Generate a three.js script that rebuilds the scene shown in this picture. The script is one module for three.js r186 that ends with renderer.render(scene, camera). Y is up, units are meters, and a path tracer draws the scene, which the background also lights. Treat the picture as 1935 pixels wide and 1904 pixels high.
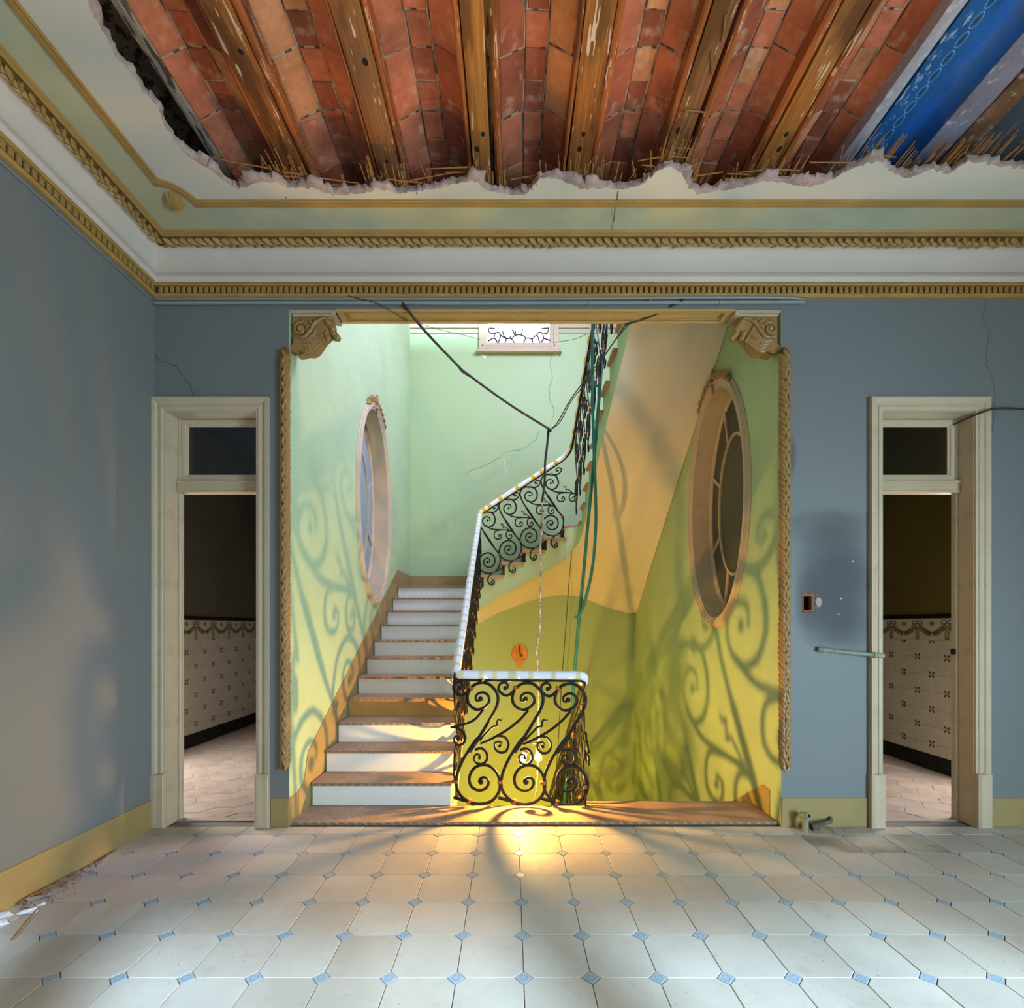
import * as THREE from 'three';
import { RectAreaLightUniformsLib } from 'three/addons/lights/RectAreaLightUniformsLib.js';
import { mergeGeometries, mergeVertices, toCreasedNormals } from 'three/addons/utils/BufferGeometryUtils.js';
import { ConvexGeometry } from 'three/addons/geometries/ConvexGeometry.js';

// ---------------------------------------------------------------- camera, sky, lights, exposure
const scene = new THREE.Scene();
const renderer = new THREE.WebGLRenderer({ antialias: true });
renderer.toneMapping = THREE.LinearToneMapping;
renderer.toneMappingExposure = 1.0;
renderer.shadowMap.enabled = true;
RectAreaLightUniformsLib.init();
const EYE = new THREE.Vector3(0, 1.3, 3.182), FPX = 924;               // focal length in pixels of the 1935 x 1904 frame
const camera = new THREE.PerspectiveCamera(2 * Math.atan(952 / FPX) * 180 / Math.PI, 1935 / 1904, 0.05, 60);
camera.position.copy(EYE);
camera.setViewOffset(1935, 1904, 1.5, -232, 1935, 1904);               // shift lens: the verticals stay upright
camera.updateMatrixWorld();
scene.background = new THREE.Color(0.62, 0.8, 1.0);
scene.backgroundIntensity = 0.8;

function areaLight(color, intensity, w, h, [x, y, z], [tx, ty, tz]) {
  const l = new THREE.RectAreaLight(color, intensity, w, h);
  l.position.set(x, y, z); l.lookAt(tx, ty, tz); scene.add(l); return l;
}
const DAY = new THREE.Color(0.80, 0.91, 1.0), PALE = new THREE.Color(1.0, 0.96, 0.92);
// daylight in the three tall windows of the wall behind the camera
const REAR_WINDOWS = [[-1.35, 1.75, 0.4], [0.75, 1.75, 0.4], [2.75, 1.75, 0.2]];
for (const [x, w, k] of REAR_WINDOWS) areaLight(DAY, k, w, 2.5, [x, 1.45, 4.66], [x, 1.45, 0]);
// hazy low sun, very soft, falling through those windows onto the nearest floor
const sun = new THREE.DirectionalLight(new THREE.Color(0.47, 0.73, 1.0), 9.6);
sun.position.set(2.9, 5.2, 8.2); sun.target.position.set(-0.2, 0, 1.0); sun.castShadow = true; sun.shadow.radius = 9;
Object.assign(sun.shadow.camera, { left: -8, right: 8, top: 8, bottom: -8, near: 0.5, far: 30 }); sun.shadow.mapSize.set(2048, 2048);
scene.add(sun, sun.target);
// the balcony door of the right wall, behind the edge of the picture
areaLight(new THREE.Color(0.52, 0.79, 1.0), 48, 1.5, 1.6, [3.93, 1.0, 3.85], [-2.3, -1.5, 1.6]);
// the high window of the stairwell's right wall, its roof light, the stained glass window, the openings of the two side rooms
areaLight(new THREE.Color(0.56, 0.57, 1.0), 80, 1.2, 1.9, [1.73, 5.9, -0.95], [-1.4, 4.0, -1.1]);
areaLight(new THREE.Color(0.85, 0.95, 1.0), 0.3, 2.2, 2.6, [-0.1, 7.55, -2.0], [-0.1, 0, -2.0]);
areaLight(new THREE.Color(1.0, 0.9, 1.0), 1, 0.9, 1.3, [0.106, 6.02, -3.74], [0.106, 5.0, 0]);
areaLight(PALE, 12, 1.0, 2.0, [-3.40, 1.2, -0.85], [-1, 0.4, -0.85]);
areaLight(PALE, 12, 0.6, 2.0, [3.76, 1.2, -0.5], [1, 0.4, -0.5]);
// the naked bulb hanging in the well, just behind the iron scrolls
const BULB = new THREE.Vector3(0.082, 0.322, -0.44);
const bulbLight = new THREE.PointLight(new THREE.Color(1.0, 0.55, 0.11), 11.5);
bulbLight.position.copy(BULB); bulbLight.castShadow = true; bulbLight.shadow.radius = 0.6;
scene.add(bulbLight);
// another bulb burns one floor down, out of sight at the foot of the well
const LOWER = new THREE.Vector3(0.12, -1.45, -2.1);
const lowerLight = new THREE.PointLight(new THREE.Color(1.0, 0.6, 0.06), 11);
lowerLight.position.copy(LOWER); lowerLight.castShadow = true; lowerLight.shadow.radius = 1.5;
scene.add(lowerLight);

// ---------------------------------------------------------------- helpers
let seed = 7;
const rnd = () => { seed = (seed * 1664525 + 1013904223) >>> 0; return seed / 4294967296; };
const rr = (a, b) => a + (b - a) * rnd();
const V = (x, y, z) => new THREE.Vector3(x, y, z);
const lerp = (a, b, t) => a + (b - a) * t, clamp = (v, a, b) => Math.min(b, Math.max(a, v));
const smooth = (a, b, x) => { const t = clamp((x - a) / (b - a), 0, 1); return t * t * (3 - 2 * t); };
const at = (px, py, D) => V((px - 966) * D / FPX, 1.3 + (1184 - py) * D / FPX, EYE.z - D);   // a traced point at its own distance
const used = {};
const numbered = (n) => { const k = used[n] = (used[n] ?? -1) + 1; return k ? n + '_' + String(k).padStart(3, '0') : n; };
function mesh(name, geo, mat, parent) {
  const g = Array.isArray(geo) ? join(geo) : geo;
  const o = new THREE.Mesh(g, mat);
  o.castShadow = o.receiveShadow = true;
  if (parent) { o.name = name; parent.add(o); } else { o.name = numbered(name); scene.add(o); }
  return o;
}
function tag(o, label, category, group, kind) {
  if (label) o.userData.label = label;
  if (category) o.userData.category = category;
  if (group) o.userData.group = group;
  if (kind) o.userData.kind = kind;
  return o;
}
const struct = (name, geo, mat) => tag(mesh(name, geo, mat), null, null, null, 'structure');
function group(name, pos = [0, 0, 0], turn = 0) { const o = new THREE.Group(); o.name = numbered(name); o.position.set(...pos); o.rotation.y = turn; scene.add(o); return o; }
function uvw(g0, s = 1) {                                              // texture coordinates in metres, by the way each face looks
  const g = g0.index ? g0.toNonIndexed() : g0;
  if (!g.attributes.normal) g.computeVertexNormals();
  const p = g.attributes.position, n = p.count, uv = new Float32Array(n * 2), a = V(0, 0, 0), b = V(0, 0, 0), c = V(0, 0, 0);
  for (let i = 0; i < n; i += 3) {
    a.fromBufferAttribute(p, i); b.fromBufferAttribute(p, i + 1).sub(a); c.fromBufferAttribute(p, i + 2).sub(a); b.cross(c);
    const X = Math.abs(b.x), Y = Math.abs(b.y), Z = Math.abs(b.z);
    for (let k = i; k < i + 3; k++) {
      const x = p.getX(k), y = p.getY(k), z = p.getZ(k);
      const [u, v] = Z >= X && Z >= Y ? [x, y] : X >= Y ? [z, y] : [x, z];
      uv[k * 2] = u * s; uv[k * 2 + 1] = v * s;
    }
  }
  g.setAttribute('uv', new THREE.BufferAttribute(uv, 2));
  return g;
}
function clean(g) { const o = g.index ? g.toNonIndexed() : g; for (const k of Object.keys(o.attributes)) if (!['position', 'normal', 'uv'].includes(k)) o.deleteAttribute(k); if (!o.attributes.normal) o.computeVertexNormals(); if (!o.attributes.uv) uvw(o); o.morphAttributes = {}; return o; }
const join = (list) => mergeGeometries(list.map(clean));
const box = (x0, x1, y0, y1, z0, z1) => uvw(new THREE.BoxGeometry(Math.abs(x1 - x0), Math.abs(y1 - y0), Math.abs(z1 - z0)).translate((x0 + x1) / 2, (y0 + y1) / 2, (z0 + z1) / 2));
function shapeOf(pts, holes = []) { const s = new THREE.Shape(pts.map(([x, y]) => new THREE.Vector2(x, y))); for (const h of holes) s.holes.push(new THREE.Path(h.map(([x, y]) => new THREE.Vector2(x, y)))); return s; }
function ext(pts, depth, bevel = 0, holes = [], seg = 1) {             // a flat outline in x, y thickened along +z
  const o = { depth: Math.max(1e-4, depth - 2 * bevel), bevelEnabled: bevel > 0, bevelThickness: bevel, bevelSize: bevel, bevelOffset: -bevel, bevelSegments: seg, curveSegments: 8, steps: 1 };
  const g = new THREE.ExtrudeGeometry(shapeOf(pts, holes), o);
  if (bevel) g.translate(0, 0, bevel);
  return uvw(g);
}
function cbox(x0, x1, y0, y1, z0, z1, b = 0.004) {                     // a box with chamfered edges
  const w = Math.abs(x1 - x0), h = Math.abs(y1 - y0), d = Math.abs(z1 - z0), m = Math.min(b, w / 3, h / 3, d / 3);
  return ext([[-w / 2, -h / 2], [w / 2, -h / 2], [w / 2, h / 2], [-w / 2, h / 2]], d, m).translate((x0 + x1) / 2, (y0 + y1) / 2, Math.min(z0, z1));
}
function tube(pts, r, rad = 8, seg = 0, closed = false) { const c = new THREE.CatmullRomCurve3(pts, closed, 'centripetal'); return uvw(new THREE.TubeGeometry(c, seg || pts.length * 6, r, rad, closed)); }
const lathe = (pts, n = 20) => uvw(toCreasedNormals(new THREE.LatheGeometry(pts.map(([x, y]) => new THREE.Vector2(x, y)), n), 0.6));
function grid(nu, nv, f, flip = false) {                               // a smooth sheet through f(u, v)
  const pos = [], idx = [], uv = [];
  for (let i = 0; i <= nu; i++) for (let j = 0; j <= nv; j++) { const p = f(i / nu, j / nv); pos.push(p[0], p[1], p[2]); uv.push(p[3] ?? i / nu, p[4] ?? j / nv); }
  for (let i = 0; i < nu; i++) for (let j = 0; j < nv; j++) { const a = i * (nv + 1) + j, b = a + nv + 1; flip ? idx.push(a, a + 1, b, b, a + 1, b + 1) : idx.push(a, b, a + 1, b, b + 1, a + 1); }
  const g = new THREE.BufferGeometry();
  g.setAttribute('position', new THREE.Float32BufferAttribute(pos, 3)); g.setAttribute('uv', new THREE.Float32BufferAttribute(uv, 2)); g.setIndex(idx); g.computeVertexNormals();
  return g;
}
function sweepXZ(path, profile, closed = false) {                      // profile [offset to the right of travel, height] carried along a path in plan
  const n = path.length, rows = [];
  for (let i = 0; i < n; i++) {
    const A = path[closed ? (i + n - 1) % n : Math.max(0, i - 1)], P = path[i], B = path[closed ? (i + 1) % n : Math.min(n - 1, i + 1)];
    let d1 = [P[0] - A[0], P[1] - A[1]], d2 = [B[0] - P[0], B[1] - P[1]];
    if (Math.hypot(...d1) < 1e-9) d1 = d2; if (Math.hypot(...d2) < 1e-9) d2 = d1;
    const l1 = Math.hypot(...d1), l2 = Math.hypot(...d2), n1 = [-d1[1] / l1, d1[0] / l1], n2 = [-d2[1] / l2, d2[0] / l2];
    const k = 1 + n1[0] * n2[0] + n1[1] * n2[1], m = [(n1[0] + n2[0]) / k, (n1[1] + n2[1]) / k];
    rows.push(profile.map(([o, y]) => [P[0] + m[0] * o, y, P[1] + m[1] * o]));
  }
  if (closed) rows.push(rows[0]);
  const g = grid(rows.length - 1, profile.length - 1, (u, v) => rows[Math.round(u * (rows.length - 1))][Math.round(v * (profile.length - 1))]);
  return uvw(toCreasedNormals(g, 0.5));
}
function bar(pts, w, d, taper = 0.7, per = 5) {                        // a flat iron bar bent in its own plane (x, y), thickness along z
  const c = new THREE.CatmullRomCurve3(pts.map(([x, y]) => V(x, y, 0)), false, 'centripetal'), N = pts.length * per, S = 6;
  return grid(N, S, (u, v) => {
    const P = c.getPoint(u), T = c.getTangent(u), a = v * Math.PI * 2 + 0.52, k = lerp(1, taper, smooth(0.55, 1, u));
    const q = Math.cos(a) * w / 2 * k * 1.1, z = Math.sin(a) * d / 2 * 1.15;
    return [P.x - T.y * q, P.y + T.x * q, z];
  });
}
// ---------------------------------------------------------------- textures
const hash = (x, y, s) => { let h = (x * 374761393 + y * 668265263 + s * 1274126177) | 0; h = Math.imul(h ^ (h >>> 13), 1274126177); return ((h ^ (h >>> 16)) >>> 0) / 4294967296; };
function vn(x, y, per, s) {
  const xi = Math.floor(x), yi = Math.floor(y), fx = x - xi, fy = y - yi, u = fx * fx * (3 - 2 * fx), v = fy * fy * (3 - 2 * fy), m = (a) => ((a % per) + per) % per;
  return lerp(lerp(hash(m(xi), m(yi), s), hash(m(xi + 1), m(yi), s), u), lerp(hash(m(xi), m(yi + 1), s), hash(m(xi + 1), m(yi + 1), s), u), v);
}
function fbm(u, v, f, s, oct = 4) { let a = 0, k = 0.5, t = 0; for (let i = 0; i < oct; i++) { a += k * vn(u * f, v * f, f, s + i); t += k; k *= 0.55; f *= 2; } return a / t; }
function dataTex(n, metres, fn, srgb = true) {
  const d = new Uint8Array(n * n * 4);
  for (let j = 0; j < n; j++) for (let i = 0; i < n; i++) { const c = fn(i / n, j / n), o = (j * n + i) * 4; d[o] = clamp(c[0], 0, 255); d[o + 1] = clamp(c[1], 0, 255); d[o + 2] = clamp(c[2], 0, 255); d[o + 3] = 255; }
  const t = new THREE.DataTexture(d, n, n); t.wrapS = t.wrapT = THREE.RepeatWrapping; t.magFilter = THREE.LinearFilter; t.minFilter = THREE.LinearMipmapLinearFilter; t.generateMipmaps = true;
  if (srgb) t.colorSpace = THREE.SRGBColorSpace; t.repeat.set(1 / metres[0], 1 / (metres[1] ?? metres[0])); t.needsUpdate = true; return t;
}
const hex = (h) => [(h >> 16) & 255, (h >> 8) & 255, h & 255];
const mixc = (a, b, t) => [lerp(a[0], b[0], t), lerp(a[1], b[1], t), lerp(a[2], b[2], t)];
const grainBump = dataTex(256, [0.5], (u, v) => { const k = 255 * (0.6 * fbm(u, v, 8, 3, 3) + 0.4 * fbm(u, v, 48, 9, 2)); return [k, k, k]; }, false);
function mottled(h, amp, metres, rough, o = {}) {                      // an even colour with wide soft blotches and fine dirt
  const c = hex(h), s = o.seed ?? 1, d = o.dirt ? hex(o.dirt) : c, t = dataTex(o.n ?? 256, [metres], (u, v) => {
    const k = 1 + amp * (fbm(u, v, 4, s, 4) - 0.5) * 2 + amp * 0.5 * (fbm(u, v, 32, s + 20, 2) - 0.5);
    const q = o.dirt ? smooth(o.d0 ?? 0.55, o.d1 ?? 0.75, fbm(u, v, o.df ?? 8, s + 40, 4)) * (o.da ?? 0.6) : 0;
    return mixc(c.map((x) => x * k), d, q);
  });
  return new THREE.MeshPhysicalMaterial({ map: t, roughness: rough, bumpMap: o.bump ? grainBump : null, bumpScale: o.bump ?? 0, specularIntensity: o.spec ?? 0.5, metalness: o.metal ?? 0 });
}
function canvasTex(w, h, draw, repeat) {
  const c = document.createElement('canvas'); c.width = w; c.height = h; const g = c.getContext('2d'); draw(g, w, h);
  const t = new THREE.CanvasTexture(c); t.colorSpace = THREE.SRGBColorSpace; t.wrapS = t.wrapT = THREE.RepeatWrapping; if (repeat) t.repeat.set(...repeat); return t;
}
const css = (c, a = 1) => `rgba(${c[0] | 0},${c[1] | 0},${c[2] | 0},${a})`;
function blotches(g, w, h, n, cols, r0, r1, a) { for (let i = 0; i < n; i++) { const x = rnd() * w, y = rnd() * h, r = rr(r0, r1), c = cols[(rnd() * cols.length) | 0], q = g.createRadialGradient(x, y, 0, x, y, r); q.addColorStop(0, css(c, a)); q.addColorStop(1, css(c, 0)); g.fillStyle = q; g.fillRect(x - r, y - r, 2 * r, 2 * r); } }
function crackLine(g, pts, w, col) { g.strokeStyle = col; g.lineJoin = 'round'; for (let i = 0; i + 1 < pts.length; i++) { const [a, b] = pts[i], [c, d] = pts[i + 1], n = 6; g.lineWidth = w * rr(0.6, 1.3); g.beginPath(); g.moveTo(a, b); for (let k = 1; k <= n; k++) g.lineTo(lerp(a, c, k / n) + (k < n ? rr(-2, 2) : 0), lerp(b, d, k / n) + (k < n ? rr(-2, 2) : 0)); g.stroke(); } }
// ---------------------------------------------------------------- materials
const XL = -2.319, XR = 3.97, ZR = 4.7, T = 0.14, OX0 = -1.447, OX1 = 1.76, OY = 3.368, CY = 3.723, SZ = -3.82, SB = -2.6, ST = 7.6;
const BLUE = [111, 111, 107], std = (o) => new THREE.MeshPhysicalMaterial(o), lin = (h) => new THREE.Color(h);
const wb = (px, py) => [((px - 966) / 290.4 + 3.61) * 265, 1140 - (1561.5 - py) / 290.4 * 265];      // traced point of the back wall on its paint
function paintNoise(g, w, h, base, n, k) { g.fillStyle = css(base); g.fillRect(0, 0, w, h); blotches(g, w, h, n, [base.map((x) => x * (1 - k)), base.map((x) => Math.min(255, x * (1 + k))), [base[0] * 0.98, base[1], base[2] * 1.05]], 40, 190, 0.22); blotches(g, w, h, n * 4, [base.map((x) => x * (1 - 2 * k))], 1, 3, 0.35); }
const M = {};
M.backWall = std({ roughness: 0.62, map: canvasTex(2046, 1140, (g, w, h) => {
  paintNoise(g, w, h, BLUE, 130, 0.07);
  const soot = (px, py, rx, ry, a) => { const [x, y] = wb(px, py); g.save(); g.translate(x, y); g.scale(rx / 100, ry / 100); const q = g.createRadialGradient(0, 0, 10, 0, 0, 100); q.addColorStop(0, css([46, 42, 42], a)); q.addColorStop(0.55, css([50, 46, 46], a * 0.75)); q.addColorStop(1, css([50, 46, 46], 0)); g.fillStyle = q; g.fillRect(-110, -110, 220, 220); g.restore(); };
  soot(1575, 1080, 72, 110, 0.6); soot(1585, 1120, 66, 95, 0.6); soot(1560, 1165, 58, 62, 0.55); soot(1606, 1185, 50, 45, 0.5); soot(1565, 995, 95, 40, 0.3); soot(1530, 1130, 30, 60, 0.5); soot(1497, 860, 8, 40, 0.4); soot(1510, 1560, 90, 40, 0.35);
  g.strokeStyle = css([52, 48, 48], 0.07); g.lineWidth = 12; g.beginPath(); g.moveTo(...wb(1500, 985)); g.quadraticCurveTo(...wb(1565, 960), ...wb(1628, 990)); g.stroke();
  const dark = css([66, 66, 68], 0.9);
  crackLine(g, [[292, 668], [300, 680], [320, 686], [335, 694], [347, 712], [360, 730], [367, 750]].map((p) => wb(...p)), 1.4, dark);
  crackLine(g, [[1866, 560], [1858, 590], [1862, 612], [1871, 632], [1864, 668], [1864, 690], [1874, 708], [1880, 745], [1877, 780], [1872, 830]].map((p) => wb(...p)), 1.5, dark);
  g.fillStyle = css([224, 214, 200], 0.9); for (const [px, py, r] of [[1560, 1232, 2], [1590, 1130, 1.5], [1612, 1060, 1.5], [1585, 1160, 1.2], [160, 930, 1]]) { g.beginPath(); g.arc(...wb(px, py), r, 0, 7); g.fill(); }
}, [1 / 7.72, 1 / 4.3]) });
M.backWall.map.offset.set(3.61 / 7.72, 0);
M.leftWall = std({ roughness: 0.62, map: canvasTex(1024, 768, (g, w, h) => {
  paintNoise(g, w, h, BLUE, 90, 0.06);
  const s = w / 4.7, L = (z, y) => [z * s, h - y * s];
  blotches(g, w, h, 5, [[110, 112, 116]], 10, 60, 0.25);
  g.strokeStyle = css([112, 112, 112], 0.18); g.lineWidth = 2; for (const [z, y] of [[0.62, 1.42], [0.7, 1.36], [0.55, 1.16], [0.34, 2.02]]) { g.beginPath(); g.moveTo(...L(z, y)); g.lineTo(...L(z + 0.12, y - 0.01)); g.stroke(); }
}, [1 / 4.7, 1 / 3.525]) });
M.blue = mottled(0x6f6f6b, 0.06, 2.2, 0.62, { seed: 5 });
M.ochre = mottled(0x967f50, 0.07, 1.1, 0.6, { seed: 8, dirt: 0x7a6848, d0: 0.62, d1: 0.9, da: 0.35 });
M.green = mottled(0xa8ba8c, 0.06, 1.9, 0.6, { seed: 15 });
M.stairBack = std({ roughness: 0.6, map: canvasTex(724, 2048, (g, w, h) => {
  paintNoise(g, w, h, [164, 182, 132], 120, 0.06);
  const s = (px, py) => [((px - 966) * 7 / FPX + 1.6) * 206.8, 2048 - (1.3 + (1184 - py) * 7 / FPX - SB) * 206.8 * 2048 / (206.8 * 10.2) * 1];
  const S = (px, py) => [((px - 966) * 7.0 / FPX + 1.6) / 3.5 * w, h - (1.3 + (1184 - py) * 7.0 / FPX - SB) / 10.2 * h];
  const d = css([88, 96, 66], 0.75);
  crackLine(g, [[1043, 668], [1039, 690], [1044, 712], [1037, 735], [1040, 760], [1047, 775], [1044, 795], [1037, 815]].map((p) => S(...p)), 1.6, d);
  crackLine(g, [[1019, 812], [1014, 830], [1004, 838], [985, 848], [960, 853], [945, 862], [932, 872], [905, 884], [880, 893]].map((p) => S(...p)), 1.5, d);
  g.fillStyle = css([226, 222, 196]); for (const [x, y, r] of [[911, 670, 5], [916, 673, 5], [1050, 668, 4], [1052, 672, 3]]) { g.beginPath(); g.arc(...S(x, y), r, 0, 7); g.fill(); }
  g.strokeStyle = css([214, 220, 180], 0.8); g.lineWidth = 1.5; g.beginPath(); g.moveTo(...S(952, 868)); g.lineTo(...S(958, 897)); g.stroke();
  g.fillStyle = css([236, 226, 150], 0.85); for (let i = 0; i < 26; i++) { g.beginPath(); g.arc(...S(rr(1106, 1142), rr(1425, 1490)), rr(0.6, 1.8), 0, 7); g.fill(); }
  blotches(g, w, h, 20, [[120, 150, 96]], 30, 90, 0.18);
}, [1 / 3.5, 1 / 10.2]) });
M.stairBack.map.offset.set(1.6 / 3.5, -SB / 10.2);
M.soffit = mottled(0xd9cbb2, 0.04, 2.4, 0.7, { seed: 22 });
M.cream = mottled(0xbaa486, 0.05, 0.9, 0.45, { seed: 25, dirt: 0x9a8664, d0: 0.66, da: 0.2 });
M.creamEdge = mottled(0xb39c7c, 0.05, 0.9, 0.5, { seed: 26 });
M.plaster = mottled(0xc8beae, 0.03, 1.7, 0.75, { seed: 30 });
M.cove = mottled(0xc8b6a6, 0.03, 1.7, 0.75, { seed: 31 });
M.sage = mottled(0xaaab92, 0.09, 1.6, 0.7, { seed: 32, dirt: 0xb9ab84, d0: 0.45, d1: 0.7, da: 0.6, df: 3 });
M.gold = mottled(0xa47d44, 0.1, 0.6, 0.45, { seed: 35, spec: 0.6 });
M.goldDark = mottled(0x6b4c22, 0.2, 0.3, 0.6, { seed: 36 });
M.goldLeaf = mottled(0xa5804a, 0.14, 0.12, 0.42, { seed: 37, spec: 0.6, dirt: 0x6c4c26, d0: 0.55, d1: 0.85, da: 0.4, df: 5 });
M.rodLeaf = mottled(0x9a7442, 0.14, 0.12, 0.38, { seed: 38, spec: 0.7, dirt: 0x55381c, d0: 0.5, d1: 0.85, da: 0.5, df: 4 });
M.lintel = mottled(0xbd9555, 0.06, 0.9, 0.5, { seed: 39 });
M.rawPlaster = mottled(0xa58b80, 0.25, 0.3, 0.95, { seed: 41, bump: 0.006 });
M.cane = mottled(0x936538, 0.3, 0.08, 0.7, { seed: 42 });
M.mortar = mottled(0x9a8672, 0.3, 0.4, 0.95, { seed: 43, bump: 0.006, dirt: 0x3e342c, d0: 0.5, d1: 0.62, da: 0.85, df: 14 });
const bricky = (h, s) => mottled(h, 0.26, 0.7, 0.82, { seed: s, n: 512, bump: 0.005, dirt: 0xcfb09a, d0: 0.54, d1: 0.86, da: 0.5, df: 12 });
M.bricks = [bricky(0xb26446, 50), bricky(0xa5563a, 54), bricky(0xb77850, 58), bricky(0x8f4c34, 62)];
function woodTex(c0, c1, c2, s, metres = [0.5, 2.2], flakes = 0) {       // long grain along v
  return dataTex(512, metres, (u, v) => {
    const w = fbm(u, v, 3, s, 3), ring = 0.5 + 0.5 * Math.sin((u * 26 + w * 5 + 0.8 * Math.sin(v * 6.283 * 2 + w * 3)) * 2.2), g = fbm(u * 1, v * 0.12, 64, s + 5, 2);
    let c = mixc(hex(c0), hex(c1), clamp(ring * 0.25 + (g - 0.5) * 1.5 + 0.3, 0, 1));
    c = mixc(c, hex(c2), smooth(0.52, 0.76, fbm(u, v, 5, s + 9, 4)) * 0.8);
    if (flakes) { const f = smooth(0.69, 0.74, 0.55 * vn(u * 48, v * 26, 1e6, s + 12) + 0.45 * fbm(u, v, 6, s + 14, 3)); c = mixc(c, [222, 190, 165], f * flakes); }
    return c;
  });
}
M.beams = [0xa8662f, 0x986038, 0xb07036].map((c, i) => std({ roughness: 0.55, map: woodTex(c, [0x8a4718, 0x7e4a26, 0x96541e][i], 0x5c3416, 70 + 4 * i, [0.35, 1.8], 0.9), bumpMap: grainBump, bumpScale: 0.002 }));
M.batten = std({ roughness: 0.6, map: woodTex(0xb4602a, 0x8e461c, 0x5c3014, 90, [0.2, 1.2], 0.8) });
M.dark = mottled(0x2a2320, 0.3, 0.5, 0.9, { seed: 44 });
M.board = mottled(0xa88b72, 0.12, 0.5, 0.72, { seed: 45, n: 512, dirt: 0x8d7058, d0: 0.5, da: 0.5, df: 24 });
M.chip = mottled(0x94765a, 0.45, 0.06, 0.85, { seed: 46 });
M.white = mottled(0xe6e0d6, 0.025, 1.1, 0.4, { seed: 47 });
M.hardboard = mottled(0xb58a4c, 0.1, 0.6, 0.55, { seed: 48 });
M.tread = mottled(0xa07e64, 0.15, 0.6, 0.65, { seed: 49 });
M.iron = mottled(0x171311, 0.25, 0.2, 0.5, { seed: 51, spec: 0.5, bump: 0.0006 });
M.copper = mottled(0x9a5a2c, 0.2, 0.1, 0.4, { seed: 52, spec: 0.8 });
M.foam = mottled(0xe9e8ec, 0.02, 0.6, 0.45, { seed: 53 });
M.tape = mottled(0xddd09a, 0.05, 0.3, 0.4, { seed: 55 });
M.tapeYellow = mottled(0xd9b53e, 0.08, 0.3, 0.45, { seed: 56 });
M.pipe = mottled(0x7f8876, 0.15, 0.2, 0.5, { seed: 57, dirt: 0x5c5040, da: 0.5 });
M.conduit = mottled(0x85847e, 0.06, 0.5, 0.4, { seed: 59 });
M.cable = mottled(0x3a332c, 0.2, 0.2, 0.6, { seed: 60 });
M.paleCable = mottled(0xb9a68a, 0.5, 0.12, 0.7, { seed: 61, dirt: 0x3a2e22, d0: 0.5, da: 0.8, df: 6 });
M.teal = mottled(0x2a6656, 0.15, 0.4, 0.7, { seed: 63 });
M.grout = mottled(0x7d756c, 0.2, 0.5, 0.9, { seed: 64 });
const tileMat = (h, s) => mottled(h, 0.055, 1.3, 0.52, { spec: 0.4, seed: s, n: 512, dirt: 0x9f9080, d0: 0.62, d1: 0.9, da: 0.35, df: 14, bump: 0.0008 });
M.tiles = [tileMat(0xbcaf9f, 80), tileMat(0xb6a898, 84), tileMat(0xbfb3a4, 88)];
for (const [k, sd] of [[0, 180], [1, 184], [2, 188]]) { const d = M.tiles[k].map.image.data, n = 512; for (let i = 0; i < 700; i++) { const x = (hash(i, 1, sd) * n) | 0, y = (hash(i, 2, sd) * n) | 0, q = fbm(x / n, y / n, 5, sd, 3); if (q < 0.52) continue; const L = 1 + ((hash(i, 3, sd) * 4) | 0), a = hash(i, 4, sd) * 6.3, f = 0.72 + 0.22 * hash(i, 5, sd); for (let t = 0; t < L; t++) { const o = ((((y + Math.round(t * Math.sin(a))) + n) % n) * n + ((x + Math.round(t * Math.cos(a))) + n) % n) * 4; d[o] *= f; d[o + 1] *= f; d[o + 2] *= f; } } }
M.dirtyTile = mottled(0xb0a290, 0.1, 0.9, 0.6, { seed: 91, n: 512, dirt: 0x6e5a48, d0: 0.4, d1: 0.85, da: 0.55, df: 5 });
M.inset = std({ roughness: 0.35, map: canvasTex(128, 128, (g, w) => {
  g.fillStyle = css([152, 160, 166]); g.fillRect(0, 0, w, w); blotches(g, w, w, 30, [[136, 146, 152], [172, 178, 184]], 6, 22, 0.3);
  g.strokeStyle = css([112, 132, 150]); g.lineWidth = 6; g.beginPath(); g.ellipse(64, 64, 26, 26, 0, 0, 7); g.stroke();
  g.strokeStyle = css([180, 195, 205], 0.7); g.lineWidth = 3; g.beginPath(); g.ellipse(64, 64, 33, 33, 0, 0, 7); g.stroke();
}) });
M.sideFloor = mottled(0x9d8c80, 0.1, 0.9, 0.5, { seed: 92, n: 512, dirt: 0x7e6656, d0: 0.5, d1: 0.9, da: 0.5, df: 6 });
M.sideWall = mottled(0x6f6234, 0.06, 1.6, 0.7, { seed: 94 });
M.sideWallGrey = mottled(0x6c665a, 0.06, 1.6, 0.7, { seed: 95 });
M.blackTile = mottled(0x1d1e1c, 0.2, 0.4, 0.25, { seed: 96 });
M.redLine = std({ color: lin('#7c3320'), roughness: 0.4 });
M.glass = std({ color: 0xdfe6e6, roughness: 0.04, transmission: 1, thickness: 0, ior: 1.5 });
M.frosted = std({ color: lin('#8aa0a4'), roughness: 0.75, transmission: 0.35, thickness: 0 });
M.meshGlass = std({ color: lin('#4a4636'), roughness: 0.55, transmission: 0.25, thickness: 0 });

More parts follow.
